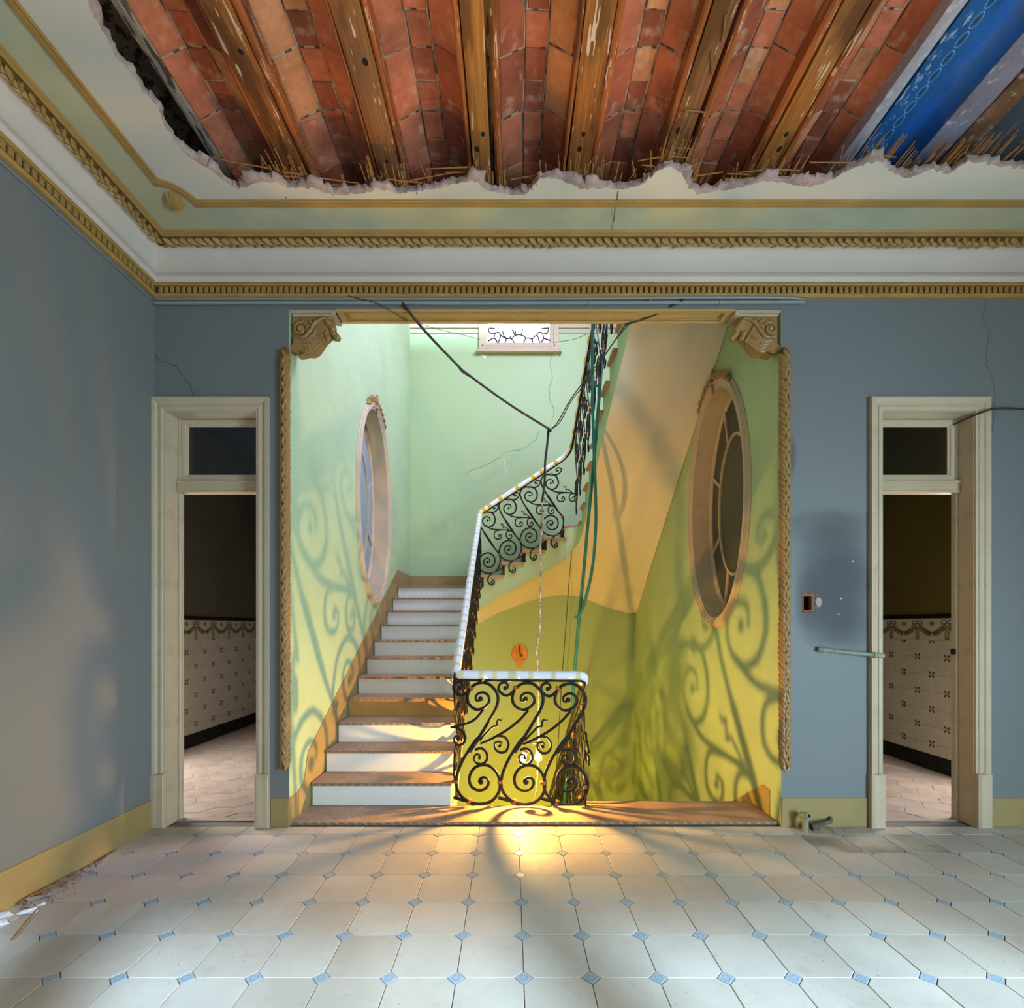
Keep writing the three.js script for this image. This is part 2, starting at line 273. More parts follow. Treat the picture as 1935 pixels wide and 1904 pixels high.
// ---------------------------------------------------------------- the room
const D1 = [-2.243, -1.653], D2 = [2.408, 3.01], DH = 2.70;
{
  const outer = [[-3.61, 0], [D1[0], 0], [D1[0], DH], [D1[1], DH], [D1[1], 0], [OX0, 0], [OX0, OY], [OX1, OY], [OX1, 0], [D2[0], 0], [D2[0], DH], [D2[1], DH], [D2[1], 0], [4.11, 0], [4.11, 4.3], [-3.61, 4.3]];
  struct('wall_back', ext(outer, T, 0, [[[1.893, 1.396], [1.965, 1.396], [1.965, 1.513], [1.893, 1.513]]]).translate(0, 0, -T), M.backWall);
}
struct('wall_left', box(XL - T, XL, 0, 4.3, 0, ZR + T), M.leftWall);
struct('wall_right', ext([[0, 0], [ZR + T, 0], [ZR + T, 4.3], [0, 4.3]].map(([z, y]) => [-z, y]), T, 0, [[[-4.6, 0.2], [-3.1, 0.2], [-3.1, 1.8], [-4.6, 1.8]]]).rotateY(Math.PI / 2).translate(XR, 0, 0), M.blue);
{
  const holes = REAR_WINDOWS.map(([x, w]) => [[x - w / 2, 0.2], [x + w / 2, 0.2], [x + w / 2, 2.7], [x - w / 2, 2.7]]);
  struct('wall_front', ext([[XL, 0], [XR, 0], [XR, 4.3], [XL, 4.3]], T, 0, holes).translate(0, 0, ZR), M.blue);
  for (const [x, w] of REAR_WINDOWS) {
    const o = tag(group('window'), null, null, null, 'structure'); o.position.set(x, 0.2, ZR + 0.04);
    const f = []; for (const s of [-1, 0, 1]) f.push(box(s * (w / 2 - 0.03) - 0.025, s * (w / 2 - 0.03) + 0.025, 0, 2.5, 0, 0.05)); for (const y of [0, 0.8, 1.7, 2.45]) f.push(box(-w / 2, w / 2, y, y + 0.05, 0.002, 0.048));
    mesh('window_frame', f, M.cream, o);
  }
}
// floor: octagonal cream tiles with small blue insets, each a piece
const floor = struct('floor', box(XL - T, XR + T, -0.3, -0.007, -T, ZR + T), M.grout);
{
  const P = 0.25, C = 0.033, gap = 0.0016, h = P / 2 - gap, c = C + gap * 0.4;
  const oct = [[-h + c, -h], [h - c, -h], [h, -h + c], [h, h - c], [h - c, h], [-h + c, h], [-h, h - c], [-h, -h + c]];
  const flat = (pts, t, b) => ext(pts, t, b).rotateX(-Math.PI / 2).translate(0, -t, 0);
  const variants = [0, 1, 2, 3, 4, 5].map((k) => uvw(flat(oct, 0.008, 0.0015).clone().rotateY(k * Math.PI / 2)));
  variants.forEach((g, k) => { const uv = g.attributes.uv; for (let i = 0; i < uv.count; i++) uv.setXY(i, uv.getX(i) + k * 0.217, uv.getY(i) + k * 0.371); });
  const d = C - 0.0005, inset = flat([[-d, 0], [0, -d], [d, 0], [0, d]], 0.0078, 0.001);
  { const uv = inset.attributes.uv, p = inset.attributes.position; for (let i = 0; i < uv.count; i++) uv.setXY(i, 0.5 + p.getX(i) / 0.07, 0.5 + p.getZ(i) / 0.07); }
  const z0 = 0.12 - P, x0 = 0.046;
  const edge = (x, z) => { // tiles cut along the walls
    const a = Math.max(-h, XL + 0.002 - x), b = Math.min(h, XR - x), e = Math.max(-h, 0.002 - z); if (b - a < 0.02 || h - e < 0.02) return null;
    return uvw(flat([[a, -h], [b, -h], [b, -e], [a, -e]], 0.008, 0.0015));
  };
  for (let j = 0; j < 7; j++) for (let i = -10; i < 16; i++) {
    const x = x0 + (i + 0.5) * P, z = z0 + (j + 0.5) * P;
    if (x + h < XL || x - h > XR) continue;
    const cut = x - h < XL || x + h > XR || z - h < 0, m = (x > 1.72 && x < 2.5 && z < 0.3) || (x < -1.5 && z < 0.1) ? M.dirtyTile : M.tiles[(hash(i, j, 3) * 3) | 0], g = cut ? edge(x, z) : variants[(hash(i, j, 5) * 6) | 0];
    if (!g) continue;
    const t = mesh('tile', g, m, floor); t.position.set(x, (hash(i, j, 9) - 0.5) * 0.0012, z); t.rotation.set((hash(i, j, 7) - 0.5) * 0.003, 0, (hash(i, j, 8) - 0.5) * 0.003);
    if (j >= 0) { const q = V(x - P / 2, 0, z + P / 2); if (q.x > XL + 0.04 && q.z > 0.04 && !cut) { const s = mesh('inset_tile', inset, M.inset, floor); s.position.set(q.x, 0.0002, q.z); } else if (q.x > XL + 0.04 && x - h > XL) { const s = mesh('inset_tile', inset, M.inset, floor); s.position.set(q.x, 0.0012, q.z); } }
  }
  // the part of the floor behind the camera
  mesh('tile_field', box(XL, XR, -0.007, -0.001, z0 + 7 * P, ZR), M.tiles[0], floor);
}
struct('baseboard_left', cbox(XL, XL + 0.006, 0, 0.186, 0.003, ZR, 0.002), M.ochre);
struct('baseboard_back', [cbox(-1.563, OX0 - 0.001, 0, 0.186, 0, 0.006, 0.002), cbox(OX1 + 0.001, 2.313, 0, 0.186, 0, 0.006, 0.002), cbox(3.11, XR, 0, 0.186, 0, 0.006, 0.002), box(OX0 - 0.003, OX0 + 0.0035, 0, 0.19, -T, 0.004)], M.ochre);
struct('baseboard_right', cbox(XR - 0.006, XR, 0, 0.186, 0.01, ZR, 0.002), M.ochre);

// ---------------------------------------------------------------- cornice
{
  const path = [[XL, ZR], [XL, 0], [XR, 0], [XR, ZR]];
  const tr = tag(group('trim_1'), null, null, null, 'structure');
  const cv = []; for (let i = 0; i <= 10; i++) { const a = i / 10 * Math.PI / 2; cv.push([0.036 + 0.074 * (1 - Math.cos(a)), 3.582 + 0.111 * Math.sin(a)]); }
  mesh('cove', sweepXZ(path, [[0.03, 3.519], [0.034, 3.522], [0.046, 3.545], [0.04, 3.575], ...cv]), M.cove, tr);
  mesh('dentil_band', sweepXZ(path, [[0, 3.432], [0.018, 3.434], [0.026, 3.44], [0.028, 3.45], [0.016, 3.454], [0.014, 3.497], [0.034, 3.499], [0.038, 3.507], [0.034, 3.514], [0.034, 3.5195], [0, 3.522]]), M.gold, tr);
  mesh('dentil_bed', sweepXZ(path, [[0.0165, 3.4545], [0.0165, 3.4965]]), M.goldDark, tr);
  mesh('leaf_bed', sweepXZ(path, [[0.104, 3.695], [0.112, 3.69], [0.172, 3.703], [0.172, 3.715]]), M.goldDark, tr);
  mesh('gold_band', sweepXZ(path, [[0.168, 3.703], [0.176, 3.699], [0.182, 3.703], [0.184, 3.709], [0.194, 3.711], [0.199, 3.716], [0.201, 3.7225]]), M.gold, tr);
  const dent = cbox(-0.0122, 0.0122, 0, 0.038, 0, 0.016, 0.004);
  for (let i = 0; i < 169; i++) { const o = mesh('dentil', dent, M.gold, tr); o.position.set(XL + 0.055 + i * 0.0369, 3.4565, 0.0155); }
  for (let i = 0; i < 54; i++) { const o = mesh('dentil', dent, M.gold, tr); o.position.set(XL + 0.0155, 3.4565, 0.055 + i * 0.0369); o.rotation.y = Math.PI / 2; }
  // carved laurel: pairs of overlapping leaves
  const leaf = (L, W, H) => grid(8, 6, (u, v) => { const w = W * Math.pow(Math.sin(Math.PI * Math.min(0.999, u * 0.9 + 0.08)), 0.8), s = v * 2 - 1; return [(u - 0.5) * L, s * w / 2, H * (1 - s * s) * (0.55 + 0.45 * Math.sin(u * 3)) + (Math.abs(s) < 0.2 ? H * 0.28 : 0)]; });
  const lf = [leaf(0.07, 0.033, 0.016), leaf(0.062, 0.026, 0.019)];
  const put = (along, side, k) => {
    const o = mesh('leaf', lf[k & 1], M.goldLeaf, tr), up = (k & 1) ? 0.144 : 0.127, ang = ((k & 1) ? -0.5 : 0.42) + rr(-0.3, 0.3);
    const nrm = V(0, -0.97, 0.22).normalize(), tan = V(1, 0, 0), bi = V().crossVectors ? new THREE.Vector3().crossVectors(nrm, tan) : null;
    const m = new THREE.Matrix4().makeBasis(tan, bi, nrm); if (side) m.premultiply(new THREE.Matrix4().makeRotationY(Math.PI / 2));
    o.quaternion.setFromRotationMatrix(m.multiply(new THREE.Matrix4().makeRotationZ(ang)));
    const y = lerp(3.688, 3.702, (up - 0.11) / 0.06); side ? o.position.set(XL + up, y, along) : o.position.set(along, y, up);
    o.scale.setScalar(rr(0.92, 1.1));
  };
  for (let i = 0; i < 118; i++) { put(XL + 0.17 + i * 0.0515, false, 2 * i); put(XL + 0.19 + i * 0.0515, false, 2 * i + 1); }
  for (let i = 0; i < 28; i++) { put(0.17 + i * 0.0515, true, 2 * i); put(0.19 + i * 0.0515, true, 2 * i + 1); }
}
// ---------------------------------------------------------------- ceiling with its great hole
const cpt = (px, py) => { const D = FPX * (CY - 1.3) / (1184 - py); return [(px - 966) * D / FPX, EYE.z - D]; };     // a traced point of the ceiling in plan
const EDGE = [[165, 0], [177, 33], [190, 52], [206, 80], [217, 105], [246, 134], [268, 174], [300, 203], [304, 224], [326, 260], [344, 286], [373, 307], [405, 326], [430, 347], [449, 358], [481, 346], [517, 342], [543, 356], [593, 355], [630, 371], [660, 366], [700, 364], [709, 353], [745, 365], [788, 362], [835, 356], [871, 344], [897, 344], [926, 362], [980, 369], [998, 365], [1023, 336], [1052, 338], [1099, 358], [1125, 356], [1164, 358], [1197, 354], [1215, 347], [1244, 322], [1269, 315], [1287, 325], [1296, 347], [1315, 367], [1354, 362], [1409, 351], [1445, 342], [1488, 347], [1532, 354], [1561, 344], [1597, 325], [1644, 307], [1665, 307], [1687, 325], [1716, 336], [1763, 318], [1792, 329], [1825, 307], [1857, 306], [1886, 315], [1935, 318], [1990, 312], [2040, 322]].map((p) => cpt(...p));
const jag = [];                                                        // the ragged line with finer breaks
for (let i = 0; i + 1 < EDGE.length; i++) { const [a, b] = EDGE[i], [c, d] = EDGE[i + 1], n = Math.max(1, Math.round(Math.hypot(c - a, d - b) / 0.016)); for (let k = 0; k < n; k++) jag.push([lerp(a, c, k / n) + (k ? rr(-0.008, 0.008) : 0), lerp(b, d, k / n) + (k ? rr(-0.009, 0.009) : 0)]); }
jag.push(EDGE[EDGE.length - 1]);
const HOLE = [...jag, [3.05, 1.0], [3.1, 2.3], [-1.75, 2.35], [-1.71, 1.7]];
const sec = [...jag];
const ceiling = tag(group('ceiling'), null, null, null, 'structure');
{
  const plan = (pts) => pts.map(([x, z]) => [x, -z]);                   // outlines are drawn in x, -z and laid flat
  const R = plan([[XL, 0], [XR, 0], [XR, ZR], [XL, ZR]]);
  mesh('plaster_skin', ext(R, 0.006, 0, [plan(HOLE)]).rotateX(-Math.PI / 2).translate(0, CY, 0), M.plaster, ceiling);
  // the coarse coat above it, broken further back, and its crumbling lip
  const off = jag.map((_, i) => 0.003 + 0.05 * Math.pow(smooth(0.35, 0.8, fbm(i / jag.length, 0.3, 56, 5, 3)), 1.5) + 0.02 * rnd() * rnd());
  const lip = (i, k) => { const a = jag[Math.max(0, i - 2)], b = jag[Math.min(jag.length - 1, i + 2)]; let nx = b[1] - a[1], nz = -(b[0] - a[0]); const l = Math.hypot(nx, nz) || 1; nx /= l; nz /= l; if (nz < 0 && Math.abs(nz) > Math.abs(nx)) { nx = -nx; nz = -nz; } else if (Math.abs(nx) >= Math.abs(nz) && nx < 0) { nx = -nx; nz = -nz; } return [jag[i][0] + nx * k, jag[i][1] + nz * k]; };
  mesh('broken_edge', uvw(grid(jag.length - 1, 4, (u, v) => {
    const i = Math.round(u * (jag.length - 1)), k = off[i] * [0, 0.35, 0.8, 1, 0.9][Math.round(v * 4)], p = lip(i, k + (v > 0 && v < 1 ? rr(-0.005, 0.005) : 0));
    return [p[0], CY + [0.0005, 0.002, 0.006, 0.016, 0.03][Math.round(v * 4)] + (v > 0 ? rr(-0.004, 0.004) : 0), p[1]];
  })), M.rawPlaster, ceiling);
  mesh('coarse_coat', ext(R, 0.024, 0, [plan([...jag.map((_, i) => lip(i, -0.004)), ...HOLE.slice(-4)])]).rotateX(-Math.PI / 2).translate(0, CY + 0.006, 0), M.rawPlaster, ceiling);
  // sage border and the gold strip with its indented corner
  mesh('painted_border', ext(plan([[XL + 0.2, 0.2], [XR - 0.2, 0.2], [XR - 0.2, ZR], [XL + 0.2, ZR]]), 0.002, 0, [plan([[XL + 0.385, 0.385], [XR - 0.385, 0.385], [XR - 0.385, ZR - 0.02], [XL + 0.385, ZR - 0.02]])]).rotateX(-Math.PI / 2).translate(0, CY - 0.0022, 0), M.sage, ceiling);
  const arc = [], cx = XL + 0.366, r = 0.135;
  for (let i = 0; i <= 12; i++) { const a = Math.PI / 2 * (1 - i / 12); arc.push([cx + r * Math.cos(a) + 0.0, 0.366 + r * Math.sin(a)]); }
  const earFill = []; for (let i = 0; i <= 12; i++) earFill.push(arc[i]);
  mesh('corner_patch', ext(plan([[cx, 0.366], ...earFill]), 0.0021, 0).rotateX(-Math.PI / 2).translate(0, CY - 0.0023, 0), M.sage, ceiling);
  mesh('strip_molding', sweepXZ([[cx, ZR], ...arc, [XR - 0.366, 0.366], [XR - 0.366, ZR]], [[0, CY], [0.002, CY - 0.01], [0.012, CY - 0.013], [0.024, CY - 0.012], [0.026, CY - 0.006], [0.033, CY - 0.006], [0.035, CY - 0.011], [0.042, CY - 0.009], [0.044, CY]]), M.gold, ceiling);
  // acanthus sprig in the corner
  const lf = (L, W, H) => grid(8, 6, (u, v) => { const w = W * Math.pow(Math.sin(Math.PI * clamp(u * 0.92 + 0.06, 0, 1)), 0.8), s = v * 2 - 1; return [u * L, -H * (1 - s * s) * Math.sin(1 + u * 2.2) - 0.001, s * w / 2]; });
  const parts = []; for (const [a, L, W] of [[0.785, 0.1, 0.045], [0.25, 0.075, 0.034], [1.32, 0.075, 0.034], [-0.25, 0.05, 0.026], [1.82, 0.05, 0.026], [0.52, 0.085, 0.03], [1.05, 0.085, 0.03]]) parts.push(lf(L * 1.25, W * 1.5, 0.03).rotateY(-a).translate(cx + 0.006, CY - 0.002, 0.372));
  parts.push(new THREE.SphereGeometry(0.016, 10, 8).scale(1, 0.7, 1).translate(cx + 0.03, CY - 0.006, 0.396));
  mesh('corner_ornament', parts, M.goldLeaf, ceiling);
  // crack across border, strip and plaster
  mesh('crack', uvw(tube([at(1160, 470, 3.05), at(1156, 438, 2.985), at(1160, 415, 2.91), at(1162, 392, 2.83), at(1166, 376, 2.77), at(1168, 360, 2.72)].map((p, i) => V(p.x, i < 1 ? 3.699 : i === 3 ? CY - 0.0135 : CY - 0.003, p.z)), 0.0022, 5)), M.goldDark, ceiling);
}
// joists and the brick vaults between them
const beamSets = [[-1.324, -1.298, -1.173, -1.133], [-0.782, -0.76, -0.632, -0.604], [-0.25, -0.217, -0.116, -0.057], [0.29, 0.316, 0.443, 0.48], [0.81, 0.846, 0.957, 1.01], [1.344, 1.39, 1.502, 1.546]];
const beamLabels = ['leftmost orange wooden joist above the hole, broad, with two dark knots', 'second orange joist from the left, greyish brown with white plaster flecks', 'third joist from the left, narrow, with a wide dark gap on its right side',
  'middle orange joist, smooth, with long white paint scratches on its face', 'fifth joist from the left, split lengthwise, with cane stubs nailed across it', 'sixth orange joist, last bare one before the blue painted ceiling beam'];
const ZB = [-0.13, 2.7];
const waveBox = (x0, x1, y0, y1, amp, sd) => { const n = 14, g = new THREE.BoxGeometry(x1 - x0, y1 - y0, ZB[1] - ZB[0], 3, 1, n).translate((x0 + x1) / 2, (y0 + y1) / 2, (ZB[0] + ZB[1]) / 2), p = g.attributes.position; for (let i = 0; i < p.count; i++) { const z = p.getZ(i), e = Math.abs(p.getX(i) - (x0 + x1) / 2) > (x1 - x0) * 0.4; p.setX(i, p.getX(i) + (vn(z * 3 + sd, p.getX(i) > (x0 + x1) / 2 ? 3 : 9, 1e6, 5) - 0.5) * amp); if (e && p.getY(i) < y0 + 0.01) p.setY(i, p.getY(i) + 0.004 + 0.005 * vn(z * 7, sd, 1e6, 3)); } g.computeVertexNormals(); const q = toCreasedNormals(g, 0.5), a = q.attributes.position, uv = q.attributes.uv; for (let i = 0; i < a.count; i++) uv.setXY(i, a.getX(i) + a.getY(i), a.getZ(i)); return q; };
beamSets.forEach(([a, b, c, d], i) => {
  const o = tag(group('ceiling_joist', [0, 0, 0]), beamLabels[i], 'joist', 'bare wooden joists', 'thing');
  mesh('timber', waveBox(b, c, 3.9, 4.09, 0.008, i * 7.3), M.beams[i % 3], o);
  mesh('batten', waveBox(a, b - 0.005, 3.906 + 0.008 * rnd(), 3.99, 0.006, i * 3.1 + 40), M.batten, o);
  mesh('batten', waveBox(Math.max(c + 0.004, d - 0.034), d, 3.9 + 0.01 * rnd(), 3.99, 0.006, i * 5.7 + 80), M.batten, o);
  for (const [z, s] of i === 1 ? [[0.93, 1], [0.45, 0.7]] : i === 0 ? [[0.97, 0.8], [0.42, 0.8]] : i === 4 ? [[0.62, 1.1]] : [[0.6, 0.8], [0.52, 1]]) mesh('knot', new THREE.SphereGeometry(0.013 * s, 12, 6).scale(1, 0.16, 1.3).translate(lerp(b, c, rr(0.3, 0.7)), 3.9, z), M.dark, o);
  if (i === 4) { for (const [z, t] of [[1.06, 1.3], [0.93, 1.15], [0.72, 0.1], [0.53, 0.05]]) mesh('nailed_cane', uvw(new THREE.CylinderGeometry(0.0045, 0.004, 0.1, 6).rotateZ(Math.PI / 2).rotateY(t).translate(lerp(b, c, 0.7), 3.895, z)), M.cane, o); }
});
{
  const bays = [[-1.66, -1.324], ...beamSets.slice(0, -1).map((b, i) => [b[3], beamSets[i + 1][0]]), [1.546, 1.86]];
  const vault = tag(group('ceiling_vault'), null, null, null, 'structure');
  const zj = 0.3, step = 0.285, Y0 = 3.985, Y1 = 4.05;
  const bevelBrick = (w, l, v) => { const g = ext([[-w / 2, -l / 2], [w / 2, -l / 2], [w / 2, l / 2], [-w / 2, l / 2]].map(([x, y]) => [x + rr(-0.004, 0.004), y + rr(-0.005, 0.005)]), 0.03, 0.004); const uv = g.attributes.uv, a = rnd(), b = rnd(); for (let i = 0; i < uv.count; i++) uv.setXY(i, uv.getX(i) + a, uv.getY(i) + b); return g.rotateX(Math.PI / 2).translate(0, 0.03, 0); };
  const sideG = [0, 1, 2, 3].map(() => bevelBrick(0.122, step - 0.006)), midG = [0, 1, 2, 3].map(() => bevelBrick(0.104, step / 2 - 0.006));
  for (const [xa, xb] of bays) {
    const w = xb - xa, m0 = xa + w * 0.355, m1 = xa + w * 0.655;
    mesh('mortar_bed', [grid(1, 8, (u, v) => [[xa - 0.06, xa, m0, m0, m0, m1, m1, xb, xb + 0.06][Math.round(v * 8)], [Y0, Y0, Y1, Y1, Y1, Y1, Y1, Y0, Y0][Math.round(v * 8)] + 0.0035, lerp(ZB[0], ZB[1], u)], true), box(xa - 0.08, xb + 0.08, 4.11, 4.16, ZB[0], ZB[1])], M.mortar, vault);
    const pick = () => M.bricks[[0, 0, 1, 2, 0, 3][(rnd() * 6) | 0]];
    for (let r = -2; r < 5; r++) for (const s of [0, 1]) {
      const [x0, x1, y0, y1] = s ? [m1, xb, Y1, Y0] : [xa, m0, Y0, Y1], o = mesh('brick', sideG[(rnd() * 4) | 0], pick(), vault), L = Math.hypot(x1 - x0, y1 - y0);
      o.position.set((x0 + x1) / 2, (y0 + y1) / 2 - 0.002, zj + (r + 0.5) * step + (s ? 0.006 : -0.004)); o.scale.x = (L - 0.007) / 0.122; o.rotation.set(rr(-0.012, 0.012), rr(-0.014, 0.014), Math.atan2(y1 - y0, x1 - x0) + rr(-0.02, 0.02));
    }
    for (let r = -4; r < 10; r++) { const o = mesh('brick', midG[(rnd() * 4) | 0], pick(), vault); o.position.set((m0 + m1) / 2 + rr(-0.002, 0.002), Y1 - 0.003 + rr(-0.003, 0.003), zj + (r + 0.5) * step / 2 - 0.01); o.scale.x = (m1 - m0 - 0.006) / 0.104 * rr(0.94, 1.03); o.rotation.set(rr(-0.02, 0.02), rr(-0.035, 0.035), rr(-0.02, 0.02)); }
  }
  mesh('vault_backing', [box(XL, XR, 4.17, 4.3, -T, ZR), box(1.8, XR, 4.1, 4.16, ZB[0], ZB[1])], M.mortar, vault);
}
// remains of an older painted ceiling on the right
{
  const o = tag(group('painted_beam'), 'old ceiling beam painted blue with a chain of oval links, right of the bare joists', 'beam');
  const band = canvasTex(128, 1024, (g, w, h) => {
    g.fillStyle = css([20, 82, 138]); g.fillRect(0, 0, w, h); blotches(g, w, h, 60, [[12, 60, 112], [40, 104, 160]], 10, 60, 0.3);
    for (let y = 0; y < h; y += 51.2) { g.strokeStyle = css([126, 170, 200], 0.9); g.lineWidth = 3; g.beginPath(); g.ellipse(78, y + 25.6, 15, 22, 0, 0, 7); g.stroke(); g.fillStyle = css([40, 66, 78]); g.beginPath(); g.ellipse(78, y + 25.6, 8, 13, 0, 0, 7); g.fill(); g.strokeStyle = css([110, 160, 195], 0.7); g.beginPath(); g.arc(34, y + 12, 9, 0, 4.5); g.stroke(); }
    for (let i = 0; i < 74; i++) { g.fillStyle = css([196, 186, 190], rr(0.4, 0.9)); const x = rr(0, 50), y = rr(0, h); g.beginPath(); g.ellipse(x, y, rr(1, 5), rr(2, 16), rr(-0.3, 0.3), 0, 7); g.fill(); }
  });
  const bm = mesh('timber', (waveBox(1.914, 2.05, 3.9, 4.1, 0.003, 3)), std({ map: band, roughness: 0.55 }), o);
  { const p = bm.geometry.attributes.position, uv = bm.geometry.attributes.uv; for (let i = 0; i < p.count; i++) uv.setXY(i, (p.getX(i) - 1.914) / 0.136, (p.getZ(i)) / 1.4); }
  mesh('plaster_strip', waveBox(1.845, 1.912, 3.91, 4.09, 0.012, 11), mottled(0xa9a0a4, 0.1, 0.4, 0.8, { seed: 101, dirt: 0xd8cfcc, da: 0.6, df: 14 }), o);
  const cove = canvasTex(512, 1024, (g, w, h) => {
    const q = g.createLinearGradient(0, 0, w, 0); q.addColorStop(0, css([96, 104, 112])); q.addColorStop(0.3, css([60, 88, 124])); q.addColorStop(0.5, css([28, 92, 168])); q.addColorStop(1, css([36, 104, 186])); g.fillStyle = q; g.fillRect(0, 0, w, h);
    blotches(g, w, h, 60, [[20, 60, 120], [80, 120, 170], [90, 96, 100]], 20, 90, 0.25);
    g.save(); g.translate(150, h - 330); g.fillStyle = css([46, 52, 40]); g.beginPath(); g.ellipse(0, 0, 70, 120, 0, 0, 7); g.fill(); g.strokeStyle = css([110, 104, 60]); g.lineWidth = 5; for (let k = 0; k < 8; k++) { g.rotate(Math.PI / 4); g.beginPath(); g.moveTo(0, 0); g.lineTo(0, 46); g.stroke(); } g.restore();
    for (let i = 0; i < 60; i++) { g.fillStyle = css([200, 204, 214], 0.6); g.beginPath(); g.arc(rr(0, w), rr(0, h), rr(0.6, 2.4), 0, 7); g.fill(); }
  });
  mesh('blue_vault', grid(20, 10, (u, v) => { const a = v * Math.PI; return [lerp(2.05, 2.25, (1 - Math.cos(a)) / 2), 3.915 + 0.085 * Math.sin(a), lerp(ZB[0], 2.2, u), v, lerp(ZB[0], 2.2, u) / 1.4]; }), std({ map: cove, roughness: 0.6 }), o);
  mesh('gray_soffit', waveBox(2.25, 2.392, 3.9, 4.08, 0.006, 17), mottled(0x7c7480, 0.14, 0.5, 0.8, { seed: 103, dirt: 0xbdb6b8, d0: 0.64, da: 0.7, df: 16 }), o);
  const p = tag(mesh('ceiling_joist', waveBox(2.396, 2.51, 3.89, 4.08, 0.014, 29), mottled(0x6d4c34, 0.3, 0.3, 0.8, { seed: 104, dirt: 0xb8a898, d0: 0.6, df: 12 })), 'weathered brown joist at far right with peeling pale paint, right of blue vault', 'joist', null, 'thing');
  const q = tag(mesh('dark_vault', grid(20, 10, (u, v) => { const a = v * Math.PI; return [lerp(2.51, 2.95, (1 - Math.cos(a)) / 2), 3.93 + 0.12 * Math.sin(a), lerp(ZB[0], 2.4, u)]; }), mottled(0x56565c, 0.15, 0.6, 0.85, { seed: 105 })), null, null, null, 'structure');
}
// torn cane lath hanging along the break
{
  const o = tag(group('cane_lath'), 'torn cane lathing in short brown stubs along the broken ceiling edge', 'lath');
  const stub = [0, 1, 2].map((k) => uvw(new THREE.CylinderGeometry(0.003, 0.0044, 1, 5).rotateX(Math.PI / 2).translate(0, 0, 0.5)));
  const zAt = (x) => { let b = 9; for (let i = 0; i + 1 < jag.length; i++) { const [x0, z0] = jag[i], [x1, z1] = jag[i + 1]; if ((x0 - x) * (x1 - x) <= 0) b = Math.min(b, z0 + (z1 - z0) * (x1 === x0 ? 0 : (x - x0) / (x1 - x0))); } return b; };
  const add = (x, len, yaw, pitch, back = 0.05, y = CY + 0.034) => { const z = zAt(x); if (z > 3) return; const c = mesh('cane', stub[(rnd() * 3) | 0], M.cane, o); c.position.set(x, y + rr(0, 0.016), z - back); c.scale.set(rr(0.8, 1.5), rr(0.7, 1.2), len + back); c.rotation.set(-pitch, yaw, 0); };
  for (const [a, b, c, d] of [...beamSets, [1.84, 1.9, 2.1, 2.3], [2.3, 2.38, 2.5, 2.62]]) for (let i = 0; i < 21; i++) add(rr(a - 0.02, d + 0.02), rr(0.03, 0.13) * (rnd() < 0.3 ? 1.3 : 1), rr(-0.07, 0.07), rr(-0.04, 0.12));
  for (let i = 0; i < 74; i++) add(rr(-1.5, 2.7), rr(0.02, 0.09), rr(-0.5, 0.5), rr(-0.1, 0.3));
  for (let i = 0; i < 40; i++) { const x = rr(-1.3, 2.2), z = zAt(x); if (z > 3) continue; const c = mesh('cane', stub[i % 3], M.cane, o); c.position.set(x, CY + 0.03 + rr(0, 0.018), z + rr(-0.02, 0.045)); c.scale.set(1, 1, rr(0.1, 0.3)); c.rotation.y = (rnd() < 0.5 ? 1 : -1) * (Math.PI / 2 + rr(-0.22, 0.22)); }
  for (const [px, py, D, t, l] of [[545, 380, 2.75, 0.5, 0.07], [790, 372, 2.76, 0.4, 0.06], [985, 368, 2.745, -0.5, 0.06]]) { const p = cpt(px, py), c = mesh('cane', stub[0], M.cane, o); c.position.set(p[0], CY - 0.002, p[1] + 0.03); c.scale.set(0.8, 0.8, l); c.rotation.set(0.3, Math.PI + t, 0); }
}
// ---------------------------------------------------------------- stairwell shell
const ovals = { left: [EYE.z - 5.17, 2.60, 0.545, 0.985], right: [EYE.z - 4.2, 2.352, 0.535, 0.985] };    // centre z, y and half axes of the openings
const ell = (cz, cy, a, b, n = 48) => { const p = []; for (let i = 0; i < n; i++) { const t = i / n * Math.PI * 2; p.push([cz + a * Math.cos(t), cy + b * Math.sin(t)]); } return p; };
// outlines in z, y turned into walls facing along x
const wallX = (pts, x0, x1, holes = []) => { const g = ext(pts.map(([z, y]) => [-z, y]), Math.abs(x1 - x0), 0, holes.map((h) => h.map(([z, y]) => [-z, y]))); return uvw(g.rotateY(Math.PI / 2).translate(Math.min(x0, x1), 0, 0)); };
const sideRect = (z0, z1) => [[z0, SB], [z1, SB], [z1, ST], [z0, ST]];
struct('wall_stair_left', [wallX(sideRect(SZ - T, -T), OX0 - T, OX0, [ell(...ovals.left)]), box(OX0 - 0.003, OX0 + 0.002, 0, OY, -T, -0.0015)], M.green);
struct('wall_stair_right', [wallX(sideRect(SZ - T, -T), OX1, OX1 + T, [ell(...ovals.right), [[-1.55, 4.95], [-0.35, 4.95], [-0.35, 6.85], [-1.55, 6.85]]]), box(OX1 - 0.002, OX1 + 0.003, 0, OY, -T, -0.0015)], M.green);
const SW = [[-0.348, 5.36], [0.56, 5.36], [0.56, 6.7], [-0.348, 6.7]];
struct('wall_stair_back', ext([[OX0, SB], [OX1, SB], [OX1, ST], [OX0, ST]], T, 0, [SW]).translate(0, 0, SZ - T), M.stairBack);
struct('wall_stair_front', [box(OX0, OX1, 4.3, ST, -T, 0), box(OX0, OX1, SB, -0.2, -T, 0)], M.green);
struct('floor_stair', box(OX0 - T, OX1 + T, SB - 0.2, SB, SZ - T, 0), M.tiles[1]);
